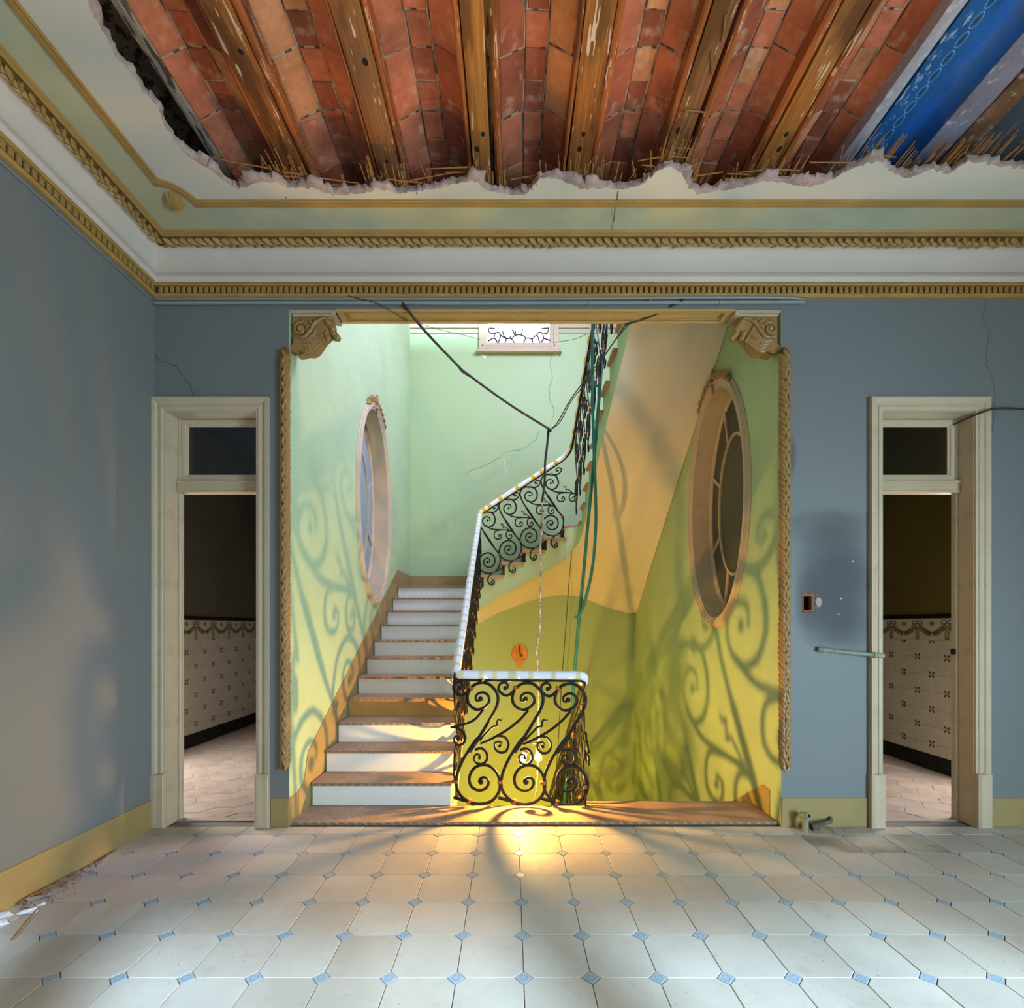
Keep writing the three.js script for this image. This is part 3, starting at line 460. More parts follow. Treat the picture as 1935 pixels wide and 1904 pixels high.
struct('ceiling_stair', ext([[OX0 - T, SZ - T], [OX1 + T, SZ - T], [OX1 + T, 0], [OX0 - T, 0]].map(([x, z]) => [x, -z]), 0.15, 0, [[[-1.25, 0.6], [1.05, 0.6], [1.05, 3.4], [-1.25, 3.4]]]).rotateX(-Math.PI / 2).translate(0, ST, 0), M.plaster);
// stained glass window on the back wall
{
  const o = tag(group('window'), null, null, null, 'structure'); const z = SZ;
  mesh('window_frame', [ext([[-0.465, 5.235], [0.68, 5.235], [0.68, 6.85], [-0.465, 6.85]], 0.03, 0.004, [[[-0.4, 5.30], [0.61, 5.30], [0.61, 6.78], [-0.4, 6.78]]]).translate(0, 0, z), ext([[-0.405, 5.295], [0.615, 5.295], [0.615, 6.79], [-0.405, 6.79]], 0.045, 0.004, [SW]).translate(0, 0, z - 0.03)], M.cream, o);
  mesh('window_sill', [cbox(-0.5, 0.715, 5.2, 5.237, z, z + 0.075, 0.006), cbox(-0.42, 0.63, 5.3, 5.33, z, z + 0.03, 0.004)], M.cream, o);
  const W = (px, py) => [(px - 966) * 7.04 / FPX, 1.3 + (1184 - py) * 7.04 / FPX];
  const zz = z - 0.06, lead = (pts) => tube(pts.map(([a, b]) => { const [x, y] = W(a, b); return V(x, y, zz + 0.006); }), 0.008, 5);
  const Z = (x, y) => [880 + x / 7.74, 600 + y / 7.74];
  const leads = [[[325, 335], [415, 290], [470, 360]], [[415, 290], [430, 225], [475, 205], [510, 245], [475, 360]], [[335, 150], [345, 205], [385, 225], [430, 205]], [[510, 245], [550, 275], [590, 300], [575, 360]], [[590, 300], [660, 295], [715, 362]], [[540, 190], [560, 260], [620, 295], [670, 260]], [[670, 300], [720, 255], [780, 240], [850, 260], [890, 300]], [[845, 360], [890, 290], [970, 305], [980, 360]], [[970, 305], [1040, 250], [1085, 362]], [[1040, 250], [1060, 210], [1110, 210], [1140, 290], [1100, 360]], [[1140, 290], [1235, 325]], [[1140, 215], [1190, 220], [1215, 150]], [[715, 245], [700, 200], [680, 170]], [[820, 235], [830, 160]], [[730, 240], [725, 180]], [[340, 140], [430, 150]], [[1110, 150], [1220, 140]]];
  mesh('lead_came', [...leads.map((l) => lead(l.map((p) => Z(...p)))), ...[-0.1, 0.1, 0.3].map((x) => tube([V(x, 5.8, zz + 0.006), V(x, 6.7, zz + 0.006)], 0.0055, 5)), ...[5.75, 6.2].map((y) => tube([V(-0.348, y, zz + 0.006), V(0.56, y, zz + 0.006)], 0.0055, 5))], M.dark, o);
  const pane = (x0, x1, y0, y1, c, k) => mesh('pane', box(x0, x1, y0, y1, zz - 0.006, zz), std({ color: lin(c), roughness: 0.6, transmission: 0.4, thickness: 0, emissive: lin(c), emissiveIntensity: k * 0.62 }), o);
  pane(-0.348, -0.20, 5.36, 5.47, '#f0d6f4', 1.1); pane(0.41, 0.56, 5.36, 5.47, '#f0d6f4', 1.1); pane(-0.2, 0.41, 5.36, 5.47, '#f4eafa', 1.4); pane(-0.348, 0.56, 5.47, 5.75, '#fbfbff', 1.5); pane(-0.348, 0.56, 5.75, 6.2, '#f2f6ff', 1.5); pane(-0.348, 0.56, 6.2, 6.7, '#fff2f8', 1.5);
}
struct('trim_stair_band', [cbox(OX0, -0.465, 5.5, 5.53, SZ, SZ + 0.012), cbox(OX0, -0.465, 5.57, 5.66, SZ, SZ + 0.02), cbox(0.68, OX1, 5.5, 5.53, SZ, SZ + 0.012), cbox(0.68, OX1, 5.57, 5.66, SZ, SZ + 0.02)], M.cream);

// high frosted window in the right wall of the stairwell
{
  const o = tag(group('window'), null, null, null, 'structure'), x = OX1 + 0.05;
  mesh('pane', [box(x, x + 0.006, 4.95, 6.85, -1.55, -0.35)], std({ color: lin('#d8dcec'), roughness: 0.9, transmission: 0.5, thickness: 0 }), o);
  mesh('window_frame', [[-1.55, -1.5], [-0.975, -0.925], [-0.4, -0.35]].map(([a, b]) => box(x - 0.02, x + 0.03, 4.95, 6.85, a, b)).concat([4.95, 5.85, 6.8].map((y) => box(x - 0.018, x + 0.028, y, y + 0.05, -1.55, -0.35))), M.cream, o);
}
// oval windows set deep in the two side walls
function ovalWindow(side, glass) {
  const L = side === 'left', [cz, cy, a, b] = ovals[side], o = tag(group('window'), null, null, null, 'structure'), X = L ? OX0 : OX1, sgn = L ? 1 : -1, n = 72;
  const ring = (prof) => { const rows = prof.length - 1; return grid(n, rows, (u, v) => { const t = u * Math.PI * 2, [r, d] = prof[Math.round(v * rows)], cx = Math.cos(t), sy = Math.sin(t), nl = Math.hypot(cx / a, sy / b); return [X + sgn * d, cy + b * sy + r * sy / b / nl, cz + a * cx + r * cx / a / nl]; }, L); };
  const crease = (g) => uvw(toCreasedNormals(g, 0.55));
  mesh('window_frame', crease(ring([[-0.012, -0.02], [-0.012, 0.012], [-0.004, 0.018], [0.008, 0.018], [0.012, 0.026], [0.024, 0.03], [0.036, 0.026], [0.04, 0.034], [0.056, 0.036], [0.064, 0.028], [0.068, 0.016], [0.078, 0.014], [0.084, 0.006], [0.084, -0.002]])), M.cream, o);
  const dep = 0.175;
  mesh('reveal', crease(ring([[-0.012, -0.01], [-0.02, -dep + 0.02], [-0.02, -dep]])), M.cream, o);
  mesh('sash', crease(ring([[-0.018, -dep], [-0.018, -dep + 0.02], [-0.026, -dep + 0.034], [-0.044, -dep + 0.034], [-0.05, -dep + 0.022], [-0.058, -dep + 0.02], [-0.058, -dep]])), M.cream, o);
  // the inner oval and the glazing bars that hold it
  const ia = 0.30, ib = 0.60, rg = (r0, r1, d0, d1) => grid(n, 4, (u, v) => { const t = u * Math.PI * 2, k = Math.round(v * 4), r = [r0, r0, r1, r1, r0][k], d = [d0, d1, d1, d0, d0][k]; return [X + sgn * d, cy + (ib + r) * Math.sin(t), cz + (ia + r) * Math.cos(t)]; }, L);
  mesh('muntin', crease(rg(-0.012, 0.012, -dep, -dep + 0.026)), M.creamEdge, o);
  const oa = a - 0.05, ob = b - 0.05;
  for (let k = 0; k < 8; k++) {
    const t = (k + 0.5) * Math.PI / 4, ca = Math.cos(t), sa = Math.sin(t), p0 = [cz + (ia + 0.008) * ca, cy + (ib + 0.008) * sa], ux = cz + oa * Math.cos(t * 1), uy = cy + ob * Math.sin(t), dx = ux - p0[0], dy = uy - p0[1], l = Math.hypot(dx, dy);
    const g = box(-0.013, 0.013, 0, l + 0.012, -0.012, 0.012).rotateX(0); const m = new THREE.Matrix4().makeBasis(V(0, dx / l, -dy / l), V(0, dy / l, dx / l), V(1, 0, 0)); g.applyMatrix4(m); g.translate(X + sgn * (-dep + 0.013), p0[1], p0[0]); mesh('muntin', uvw(g), M.creamEdge, o);
    const t0 = t, t1 = t + Math.PI / 4, q = [], N = 8; for (let i = 0; i <= N; i++) { const s = lerp(t0, t1, i / N); q.push([cz + (oa + 0.004) * Math.cos(s), cy + (ob + 0.004) * Math.sin(s)]); } for (let i = N; i >= 0; i--) { const s = lerp(t0, t1, i / N); q.push([cz + ia * Math.cos(s), cy + ib * Math.sin(s)]); }
    mesh('pane', wallX(q, X + sgn * (-dep + 0.006), X + sgn * (-dep + 0.01)), glass, o);
  }
  mesh('pane', wallX(ell(cz, cy, ia, ib, 48), X + sgn * (-dep + 0.006), X + sgn * (-dep + 0.01)), glass, o);
  // carved ribbon and leaves on top
  const orn = [];
  const lf = (l, w, h) => grid(6, 6, (u, v) => { const s = v * 2 - 1; return [u * l, s * w / 2 * Math.sin(Math.PI * clamp(u * 0.9 + 0.08, 0, 1)), h * (1 - s * s) * Math.sin(0.7 + u * 2.3)]; });
  for (let k = -8; k <= 8; k++) {
    const t = Math.PI / 2 + k * 0.055, g = lf(0.075, 0.05, 0.026).rotateZ((k < 0 ? 0.1 : Math.PI - 0.1) + k * 0.05 + (k & 1 ? 0.5 : -0.2) * (k < 0 ? 1 : -1)).rotateY(sgn * Math.PI / 2);
    orn.push(g.translate(X + sgn * 0.03, cy + (b + 0.068) * Math.sin(t), cz - sgn * (a + 0.068) * Math.cos(t)));
  }
  for (const [dz, dy, r] of [[0, 0.115, 0.026], [-0.03, 0.09, 0.02], [0.03, 0.09, 0.02], [0.0, 0.15, 0.02], [-0.02, 0.135, 0.016], [0.025, 0.13, 0.016], [0, 0.02, 0.022], [0, -0.02, 0.016]]) orn.push(new THREE.SphereGeometry(r, 8, 6).scale(0.7, 1, 1).translate(X + sgn * 0.03, cy + b + dy, cz + dz));
  mesh('carved_crest', orn, M.rodLeaf, o);
  return o;
}
ovalWindow('left', M.frosted); ovalWindow('right', M.meshGlass);

// ---------------------------------------------------------------- the stairs
const RISE = 0.163, RUN = 0.2666, Y = (k) => 0.1845 + RISE * (k - 1), Z1 = (k) => -0.312 - RUN * (k - 1), SX = -0.4386;
const landing = tag(group('landing'), null, null, null, 'structure');
mesh('landing_slab', [box(OX0, OX1, -0.24, -0.001, -0.31, -T), box(0.53, OX1, -0.24, -0.001, -0.405, -0.31)], M.green, landing);
mesh('landing_board', cbox(OX0 + 0.006, SX - 0.001, 0, 0.0195, -0.345, -0.02, 0.001), M.board, landing);
mesh('landing_board', ext([[SX + 0.001, 0.03], [1.747, 0.03], [1.747, 0.413], [0.545, 0.413], [0.53, 0.317], [SX + 0.001, 0.317]], 0.0195, 0.001).rotateX(-Math.PI / 2), M.tread, landing);
mesh('board_edge', [box(OX0 + 0.006, SX - 0.001, 0.0012, 0.0185, -0.0199, -0.0188), box(SX + 0.001, 1.747, 0.001, 0.018, -0.0299, -0.029)], M.chip, landing);
const stairs = tag(group('staircase'), 'stone staircase winding up round the open well, its treads boarded over', 'staircase');
{
  // first flight, along the left wall
  const prof = [[Z1(1) - 0.033, -0.24]]; for (let k = 1; k <= 11; k++) { prof.push([Z1(k) - 0.033, k === 1 ? 0 : Y(k - 1) - 0.024], [Z1(k) - 0.033, Y(k) - 0.024]); }
  prof.push([SZ, Y(11) - 0.024], [SZ, Y(11) - 0.3], [Z1(11) - 0.1, Y(11) - 0.3], [Z1(1) - 0.3, -0.24]);
  mesh('stair_body', wallX(prof, OX0, SX), M.green, stairs);
  for (let k = 1; k <= 11; k++) {
    const y0 = k === 1 ? 0.0195 : Y(k - 1), zb = k === 11 ? SZ : Z1(k) - RUN - 0.022;
    const tr = mesh('tread', cbox(OX0 + 0.018, k === 11 ? -0.405 : SX + 0.012, Y(k) - 0.022, Y(k), zb, Z1(k), 0.0015), M.board, stairs);
    mesh('chipped_edge', box(OX0 + 0.019, SX + 0.011, Y(k) - 0.0205, Y(k) - 0.0015, Z1(k) - 0.0005, Z1(k) + 0.0008), M.chip, tr);
    const r = mesh('riser', box(OX0 + 0.02, SX + 0.004, y0, Y(k) - 0.022, Z1(k) - 0.034, Z1(k) - 0.02), k === 4 ? M.hardboard : M.white, stairs);
    if (k === 4) tag(r, 'bare brown riser board without white facing');
    if (k === 1) mesh('riser_strip', [box(OX0 + 0.02, OX0 + 0.2, y0, y0 + 0.05, Z1(k) - 0.02, Z1(k) - 0.0185), box(OX0 + 0.203, -0.62, y0, y0 + 0.05, Z1(k) - 0.02, Z1(k) - 0.0185), box(-0.617, SX + 0.003, y0, y0 + 0.05, Z1(k) - 0.02, Z1(k) - 0.0185)], M.white, r);
  }
  // soffit: a warped vault from the inner edge of the flights to the walls
  const cur = (a) => new THREE.CatmullRomCurve3(a.map((p) => V(...p)), false, 'centripetal');
  const inner = cur([[-0.45, 1.5, -3.228], [-0.314, 1.615, -3.228], [-0.07, 1.755, -3.228], [0.173, 1.89, -3.228], [0.41, 2.01, -3.228], [0.68, 2.17, -3.228], [0.83, 2.32, -3.16], [0.885, 2.46, -2.93], [0.89, 2.75, -2.42], [0.9, 3.03, -1.9], [0.93, 3.4, -1.3], [0.97, 3.75, -0.78], [1.0, 4.14, -0.14]]);
  const outer = cur([[-0.75, 1.2, -3.815], [-0.5, 1.33, -3.815], [-0.2, 1.49, -3.815], [0.1, 1.61, -3.815], [0.409, 1.709, -3.815], [0.864, 1.747, -3.815], [1.394, 1.573, -3.815], [1.752, 1.5, -3.7], [1.756, 1.95, -3.12], [1.756, 2.5, -2.4], [1.756, 2.98, -1.78], [1.756, 3.45, -1.15], [1.756, 4.14, -0.3]]);
  const N = 12 * 8, at2 = (c, u) => c.getPoint(u);
  mesh('soffit', grid(N, 12, (u, v) => { const a = at2(inner, u), b = at2(outer, u), p = a.lerp(b, v); return [p.x, p.y + 0.05 * Math.sin(Math.PI * v) , p.z, u * 5, v]; }), M.soffit, stairs);
  const IN = []; for (let i = 0; i <= 400; i++) IN.push(inner.getPoint(i / 400));
  const byX = (x) => IN.reduce((q, p) => Math.abs(p.x - x) + (p.z > -3.2 ? 9 : 0) < Math.abs(q.x - x) + (q.z > -3.2 ? 9 : 0) ? p : q), byZ = (z) => IN.reduce((q, p) => Math.abs(p.z - z) < Math.abs(q.z - z) ? p : q);
  const XN = (k) => -0.405 + 0.275 * (k - 12), ZN = (k) => -2.95 + 0.255 * (k - 17);
  const cols = [[-0.45, -3.228, 1.5, Y(11) - 0.03]];
  for (let k = 12; k <= 15; k++) { const p = byX(XN(k)); cols.push([XN(k) + 0.02, -3.228, p.y, Y(k - 1) - 0.03], [XN(k) + 0.02, -3.228, p.y, Y(k) - 0.03]); }
  cols.push([0.7, -3.228, byX(0.68).y, Y(15) - 0.03]);
  for (const p of IN) if (p.x > 0.69 && p.z < ZN(17)) cols.push([p.x, p.z, p.y, Y(16) - 0.03]);
  for (let k = 17; k <= 27; k++) { const p = byZ(ZN(k)); cols.push([p.x, ZN(k) + 0.02, p.y, Y(k - 1) - 0.03], [p.x, ZN(k) + 0.02, p.y, Y(k) - 0.03]); }
  cols.push([1.0, -T, 4.14, Y(27) - 0.03]);
  mesh('stringer', grid(cols.length - 1, 1, (u, v) => { const c = cols[Math.round(u * (cols.length - 1))]; return [c[0], v ? c[3] : c[2], c[1]]; }), M.green, stairs);
  const block = (x0, x1, z0, z1, k, riser) => { mesh('tread', cbox(x0, x1, Y(k) - 0.034, Y(k), z0, z1, 0.012), M.tread, stairs); mesh('riser', riser, M.dark, stairs); };
  for (let k = 12; k <= 15; k++) block(XN(k), XN(k + 1) + 0.03, SZ, -3.2, k, box(XN(k) + 0.02, XN(k) + 0.045, Y(k - 1), Y(k) - 0.034, SZ, -3.226));
  block(XN(16), OX1, SZ, -3.2, 16, box(XN(16) + 0.02, XN(16) + 0.045, Y(15), Y(16) - 0.034, SZ, -3.226));
  mesh('tread', cbox(0.86, OX1, Y(16) - 0.034, Y(16), -3.21, ZN(17) + 0.03, 0.012), M.tread, stairs);
  for (let k = 17; k <= 27; k++) { const x = byZ(ZN(k) + 0.12).x - 0.03; block(x, OX1, ZN(k), k === 27 ? -T : ZN(k + 1) + 0.03, k, box(x + 0.03, OX1, Y(k - 1), Y(k) - 0.034, ZN(k) + 0.02, ZN(k) + 0.045)); }
  // the flight that goes down along the right wall
  const dp = [[-0.413, -0.024]]; for (let j = 1; j <= 11; j++) { const z = -0.413 - RUN * (j - 1); dp.push([z, 0.0195 - RISE * j - 0.024], [z - RUN, 0.0195 - RISE * j - 0.024]); }
  dp.push([-0.413 - RUN * 11, -2.2], [-0.413, -0.4]);
  mesh('stair_body', wallX(dp, 0.56, OX1), M.green, stairs);
  for (let j = 1; j <= 11; j++) mesh('tread', cbox(0.53, OX1, 0.0195 - RISE * j - 0.024, 0.0195 - RISE * j, -0.413 - RUN * j, -0.413 - RUN * (j - 1) + 0.02, 0.006), M.tread, stairs);
}
// painted skirting bands that follow the stairs
struct('baseboard_stair_left', wallX([[-T + 0.002, 0], [-T + 0.002, 0.19], [-0.22, 0.215], [Z1(1) + 0.02, 0.37 + 0.04], [Z1(11) - 0.06, Y(11) + 0.215], [SZ, Y(11) + 0.215], [SZ, Y(11) - 0.1], [Z1(11), Y(11) - 0.1], [Z1(1), -0.1]], OX0, OX0 + 0.006), M.ochre);
struct('baseboard_stair_back', [box(OX0, -0.4, Y(11), Y(11) + 0.215, SZ, SZ + 0.006)], M.ochre);
struct('baseboard_stair_right', wallX([[-T + 0.002, 0], [-T + 0.002, 0.195], [-0.235, 0.2], [-3.3, 0.2 - 3.065 * 0.611], [-3.3, -0.02 - 3.065 * 0.611], [-0.4, 0]], OX1 - 0.006, OX1), M.ochre);

// ---------------------------------------------------------------- wrought iron balustrade
{
  const o = tag(group('stair_railing'), 'black wrought iron scroll railing with handrail wrapped in white foam and yellow tape', 'railing');
  const blob = ([x, y], r, k = 0.6) => new THREE.SphereGeometry(r, 10, 8).scale(1, 1, k).translate(x, y, 0);
  const unit = (scale, W, D, curves, blobs) => join([...curves.map(([pts, w = 1, tp = 0.75]) => bar(pts.map(([x, y]) => [x * scale, y * scale]), W * w, D, tp)), ...blobs.map(([x, y, r]) => blob([x * scale, y * scale], r))]);
  const F = 0.000661, W = 0.0215, D = 0.014;
  const stem = [[-278, -7], [-263, 93], [-173, 293], [-73, 423], [77, 663], [172, 853], [167, 963], [77, 1063], [-13, 1078], [-103, 1038], [-153, 943], [-143, 853], [-63, 788], [17, 803], [82, 873], [67, 943], [7, 973], [-58, 943], [-63, 893], [-28, 878]];
  const fc = [[stem, 1.05], [[[202, 3], [167, 93], [100, 165], [27, 185], [-60, 165], [-118, 100], [-135, 20], [-110, -50], [-33, -92], [40, -72], [76, -10], [60, 35], [17, 50], [-25, 25], [-30, -5]]], [[[-278, -7], [-270, -70], [-233, -140], [-153, -207], [-23, -240], [107, -207], [187, -107], [202, 3]], 1, 1], [[[-308, -167], [-230, -190], [-140, -217], [-75, -262]], 1.1, 1],
    [[[-323, 503], [-240, 490], [-198, 413], [-230, 335], [-290, 323], [-343, 365], [-345, 425], [-300, 442], [-268, 420]], 0.8], [[[-23, 453], [60, 540], [127, 603], [165, 610], [167, 650], [185, 680], [215, 665], [222, 690]], 0.7, 0.5],
    [[[-75, 350], [-5, 365], [50, 320], [55, 240], [5, 195], [-55, 205], [-85, 260], [-60, 300], [-15, 290]], 0.85], [[[-118, 1023], [-170, 965], [-223, 943], [-283, 973], [-308, 1023], [-283, 1073], [-233, 1083], [-203, 1045], [-215, 1020]], 0.95], [[[-140, 330], [-60, 445], [-15, 500]], 1.7, 0.6]];
  const cLong = [[17, 783], [-73, 683], [-193, 583], [-323, 503], [-420, 455], [-505, 420]], fb = [[-13, 903, 0.0185], [-8, 0, 0.02], [-290, 393, 0.014], [-22, 262, 0.013], [-233, 1023, 0.016]];
  const flatUnit = unit(F, W, D, [...fc, [cLong, 0.85]], fb), flatEnd = unit(F, W, D, [...fc.filter((_, i) => i !== 4), [[[17, 783], [-73, 683], [-150, 640], [-340, 595]], 0.85], [[[-340, 595], [-255, 585], [-180, 500], [-195, 425], [-255, 400], [-300, 450], [-280, 500], [-240, 490]], 0.85]], [fb[0], fb[1], [-255, 470, 0.016], fb[3], fb[4]]);
  const flatLast = unit(F, W, D, [...fc.filter((_, i) => i !== 5), [cLong, 0.85]], fb);
  const nub = uvw(new THREE.CylinderGeometry(0.03, 0.008, 0.022, 8).translate(0, 1098 * F, 0));
  const S = 0.00113, sc = [[[[133, 92], [45, 200], [-25, 310], [-95, 430], [-115, 510], [-75, 570], [0, 578], [55, 560], [85, 480], [55, 420], [5, 405], [-45, 430], [-60, 480], [-25, 520], [20, 510], [25, 475]], 1.05], [[[-115, -52], [-110, 0], [-75, 70], [0, 105], [65, 70], [82, 10], [60, -45], [0, -62], [-42, -30], [-45, 20], [-10, 45], [22, 28], [22, 0]]], [[[-115, -52], [-75, -100], [-5, -130], [75, -120], [125, -60], [145, 20], [133, 92]], 1, 1],
    [[[68, -115], [10, -170], [5, -230], [35, -265], [70, -255], [75, -220], [50, -210]], 0.9], [[[68, -115], [110, -100], [155, -72]], 1, 1], [[[0, 578], [65, 575], [105, 600], [120, 640], [85, 655], [55, 630], [70, 610]], 0.9], [[[-25, 418], [45, 380], [165, 370], [245, 365], [275, 350]], 0.9], [[[165, 370], [85, 350], [75, 290], [105, 265], [150, 275], [155, 310], [125, 320]], 0.85], [[[245, 370], [190, 410], [175, 400], [170, 440], [150, 430], [145, 450]], 0.6, 0.5], [[[265, 360], [225, 350], [210, 310], [230, 270], [270, 275], [275, 310], [255, 325]], 0.85], [[[-40, 335], [20, 245], [75, 165]], 1.5, 0.7]];
  const sb = [[-3, 478, 0.015], [-3, -2, 0.018], [128, 300, 0.013], [250, 305, 0.012], [80, 622, 0.013], [45, -238, 0.014]];
  const slopeUnit = unit(S, 0.0195, 0.0135, sc, sb);
  const collar = cbox(-0.0215, 0.0215, -0.011, 0.011, -0.0115, 0.0115, 0.004);
  const place = (geo, x, y, z, turn, cols, s) => {
    const p = mesh('scroll_panel', geo, M.iron, o); p.position.set(x, y, z); p.rotation.y = turn;
    for (const [cx, cy, a] of cols) { const c = mesh('collar', collar, M.copper, p); c.position.set(cx * s, cy * s, 0); c.rotation.z = a; }
    return p;
  };
  const FC = [[-288, 0, 0], [-137, -217, 1.1], [-118, 1023, -0.8]], SC = [[133, 92, 0.5], [68, -115, 0.9], [0, 578, 1.2]];
  const zf = -0.336;
  place(flatEnd, -0.212, 0.185, zf, 0, FC, F); place(flatUnit, 0.112, 0.183, zf, 0, FC, F); place(flatLast, 0.418, 0.178, zf, 0, FC, F);
  for (const x of [-0.212, 0.112]) mesh('rail_bracket', nub.clone().translate(x, 0.186, zf), M.iron, o);
  // the scrolls of the flights: s runs up the stairs
  for (let k = 1; k <= 11; k++) place(slopeUnit, -0.405, Y(k) + 0.135 + 0.02 * k / 11, Z1(k) - 0.1, Math.PI / 2, SC, S);
  for (let k = 12; k <= 15; k++) place(slopeUnit, -0.305 + 0.275 * (k - 12), Y(k) + 0.17, -3.205, 0, SC, S);
  for (let k = 17; k <= 27; k++) { const z = -2.95 + 0.255 * (k - 17) + 0.1; place(slopeUnit, 0.795 + 0.045 * (z + 3) / 1.28, Y(k) + 0.19, z, -Math.PI / 2 - 0.03, SC, S); }
  for (let j = 0; j <= 10; j++) place(slopeUnit, 0.53, 0.02 - RISE * (j + 1) + 0.19, -0.47 - RUN * j, -Math.PI / 2, SC, S);
  // handrail
  const key = [[0.53, -1.02, -3.55], [0.53, 0.925, -0.36], [0.52, 0.95, -0.34], [-0.395, 0.955, -0.34], [-0.4, 0.985, -0.38], [-0.41, 2.75, -3.17], [-0.40, 2.80, -3.205], [0.70, 3.52, -3.205], [0.775, 3.60, -3.1], [0.835, 4.4, -1.82], [0.9, 5.42, -0.2]].map((p) => V(...p));
  const path = [];                                                     // straight runs joined by rounded bends
  for (let i = 0; i < key.length; i++) {
    if (i === 0 || i === key.length - 1) { path.push(key[i]); continue; }
    const A = key[i - 1], P = key[i], B = key[i + 1], la = P.distanceTo(A), lb = P.distanceTo(B), r = Math.min(0.12, la * 0.45, lb * 0.45), p0 = P.clone().lerp(A, r / la), p1 = P.clone().lerp(B, r / lb);
    for (let k = 0; k <= 6; k++) { const t = k / 6; path.push(p0.clone().multiplyScalar((1 - t) ** 2).addScaledVector(P, 2 * t * (1 - t)).addScaledVector(p1, t * t)); }
  }
  const dense = []; for (let i = 0; i + 1 < path.length; i++) { const n = Math.max(1, Math.round(path[i].distanceTo(path[i + 1]) / 0.04)); for (let k = 0; k < n; k++) dense.push(path[i].clone().lerp(path[i + 1], k / n)); } dense.push(path[path.length - 1]);
  const acc = [0]; for (let i = 1; i < dense.length; i++) acc.push(acc[i - 1] + dense[i].distanceTo(dense[i - 1]));
  const curve = new THREE.CatmullRomCurve3(dense, false, 'centripetal');
  const posAt = (s) => { let i = 1; while (i < acc.length - 1 && acc[i] < s) i++; return dense[i - 1].clone().lerp(dense[i], clamp((s - acc[i - 1]) / (acc[i] - acc[i - 1] || 1), 0, 1)); };
  const run = (s0, s1, r0, wob) => { const n = Math.max(2, Math.round((s1 - s0) / 0.03)), pts = []; for (let i = 0; i <= n; i++) pts.push(posAt(lerp(s0, s1, i / n))); const g = new THREE.TubeGeometry(new THREE.CatmullRomCurve3(pts, false, 'centripetal'), n, r0, 12), p = g.attributes.position; if (wob) for (let i = 0; i < p.count; i++) { const k = 1 + wob * (vn(p.getX(i) * 30 + 50, p.getZ(i) * 30 + p.getY(i) * 25 + 90, 1e6, 4) - 0.5); const c = pts[clamp(Math.floor(i / 13), 0, n)]; p.setXYZ(i, lerp(c.x, p.getX(i), k), lerp(c.y, p.getY(i), k), lerp(c.z, p.getZ(i), k)); } g.computeVertexNormals(); return uvw(g); };
  const near = (q) => { let b = 0; dense.forEach((p, i) => { if (p.distanceTo(q) < dense[b].distanceTo(q)) b = i; }); return acc[b]; };
  const sFR = near(key[2]), sFL = near(key[3]), sBL = near(key[5]), sBR = near(key[8]), sEnd = acc[acc.length - 1];
  mesh('rail_bar', run(0, sEnd, 0.014, 0).translate(0, -0.034, 0), M.iron, o);
  mesh('foam_wrap', run(sFR - 0.1, sBR, 0.0325, 0.12), M.foam, o);
  mesh('handrail', run(0, sFR - 0.1, 0.022, 0), M.iron, o);
  mesh('handrail', run(sBR, sEnd, 0.026, 0.05), M.foam, o);
  const tape = (s, w, m) => mesh('tape_band', run(s, s + w, 0.0334, 0.12), m, o);
  for (const d of [0.02, 0.2, 0.36, 0.48, 0.62, 0.72, 0.86]) tape(sFR + d, d === 0.48 ? 0.06 : 0.035, M.tape);
  for (let s = sFL + 0.06; s < sBL - 0.12; s += rr(0.1, 0.14)) tape(s, rr(0.022, 0.04), M.tape);
  for (const d of [0, 0.08, 0.17, 0.34, 0.6, 0.85, 0.98, 1.2]) tape(sBL + d, 0.05, M.tapeYellow);
  for (let s = sBR; s < sEnd - 0.1; s += 0.22) mesh('tape_band', run(s, s + 0.07, 0.0285, 0), M.tapeYellow, o);
}
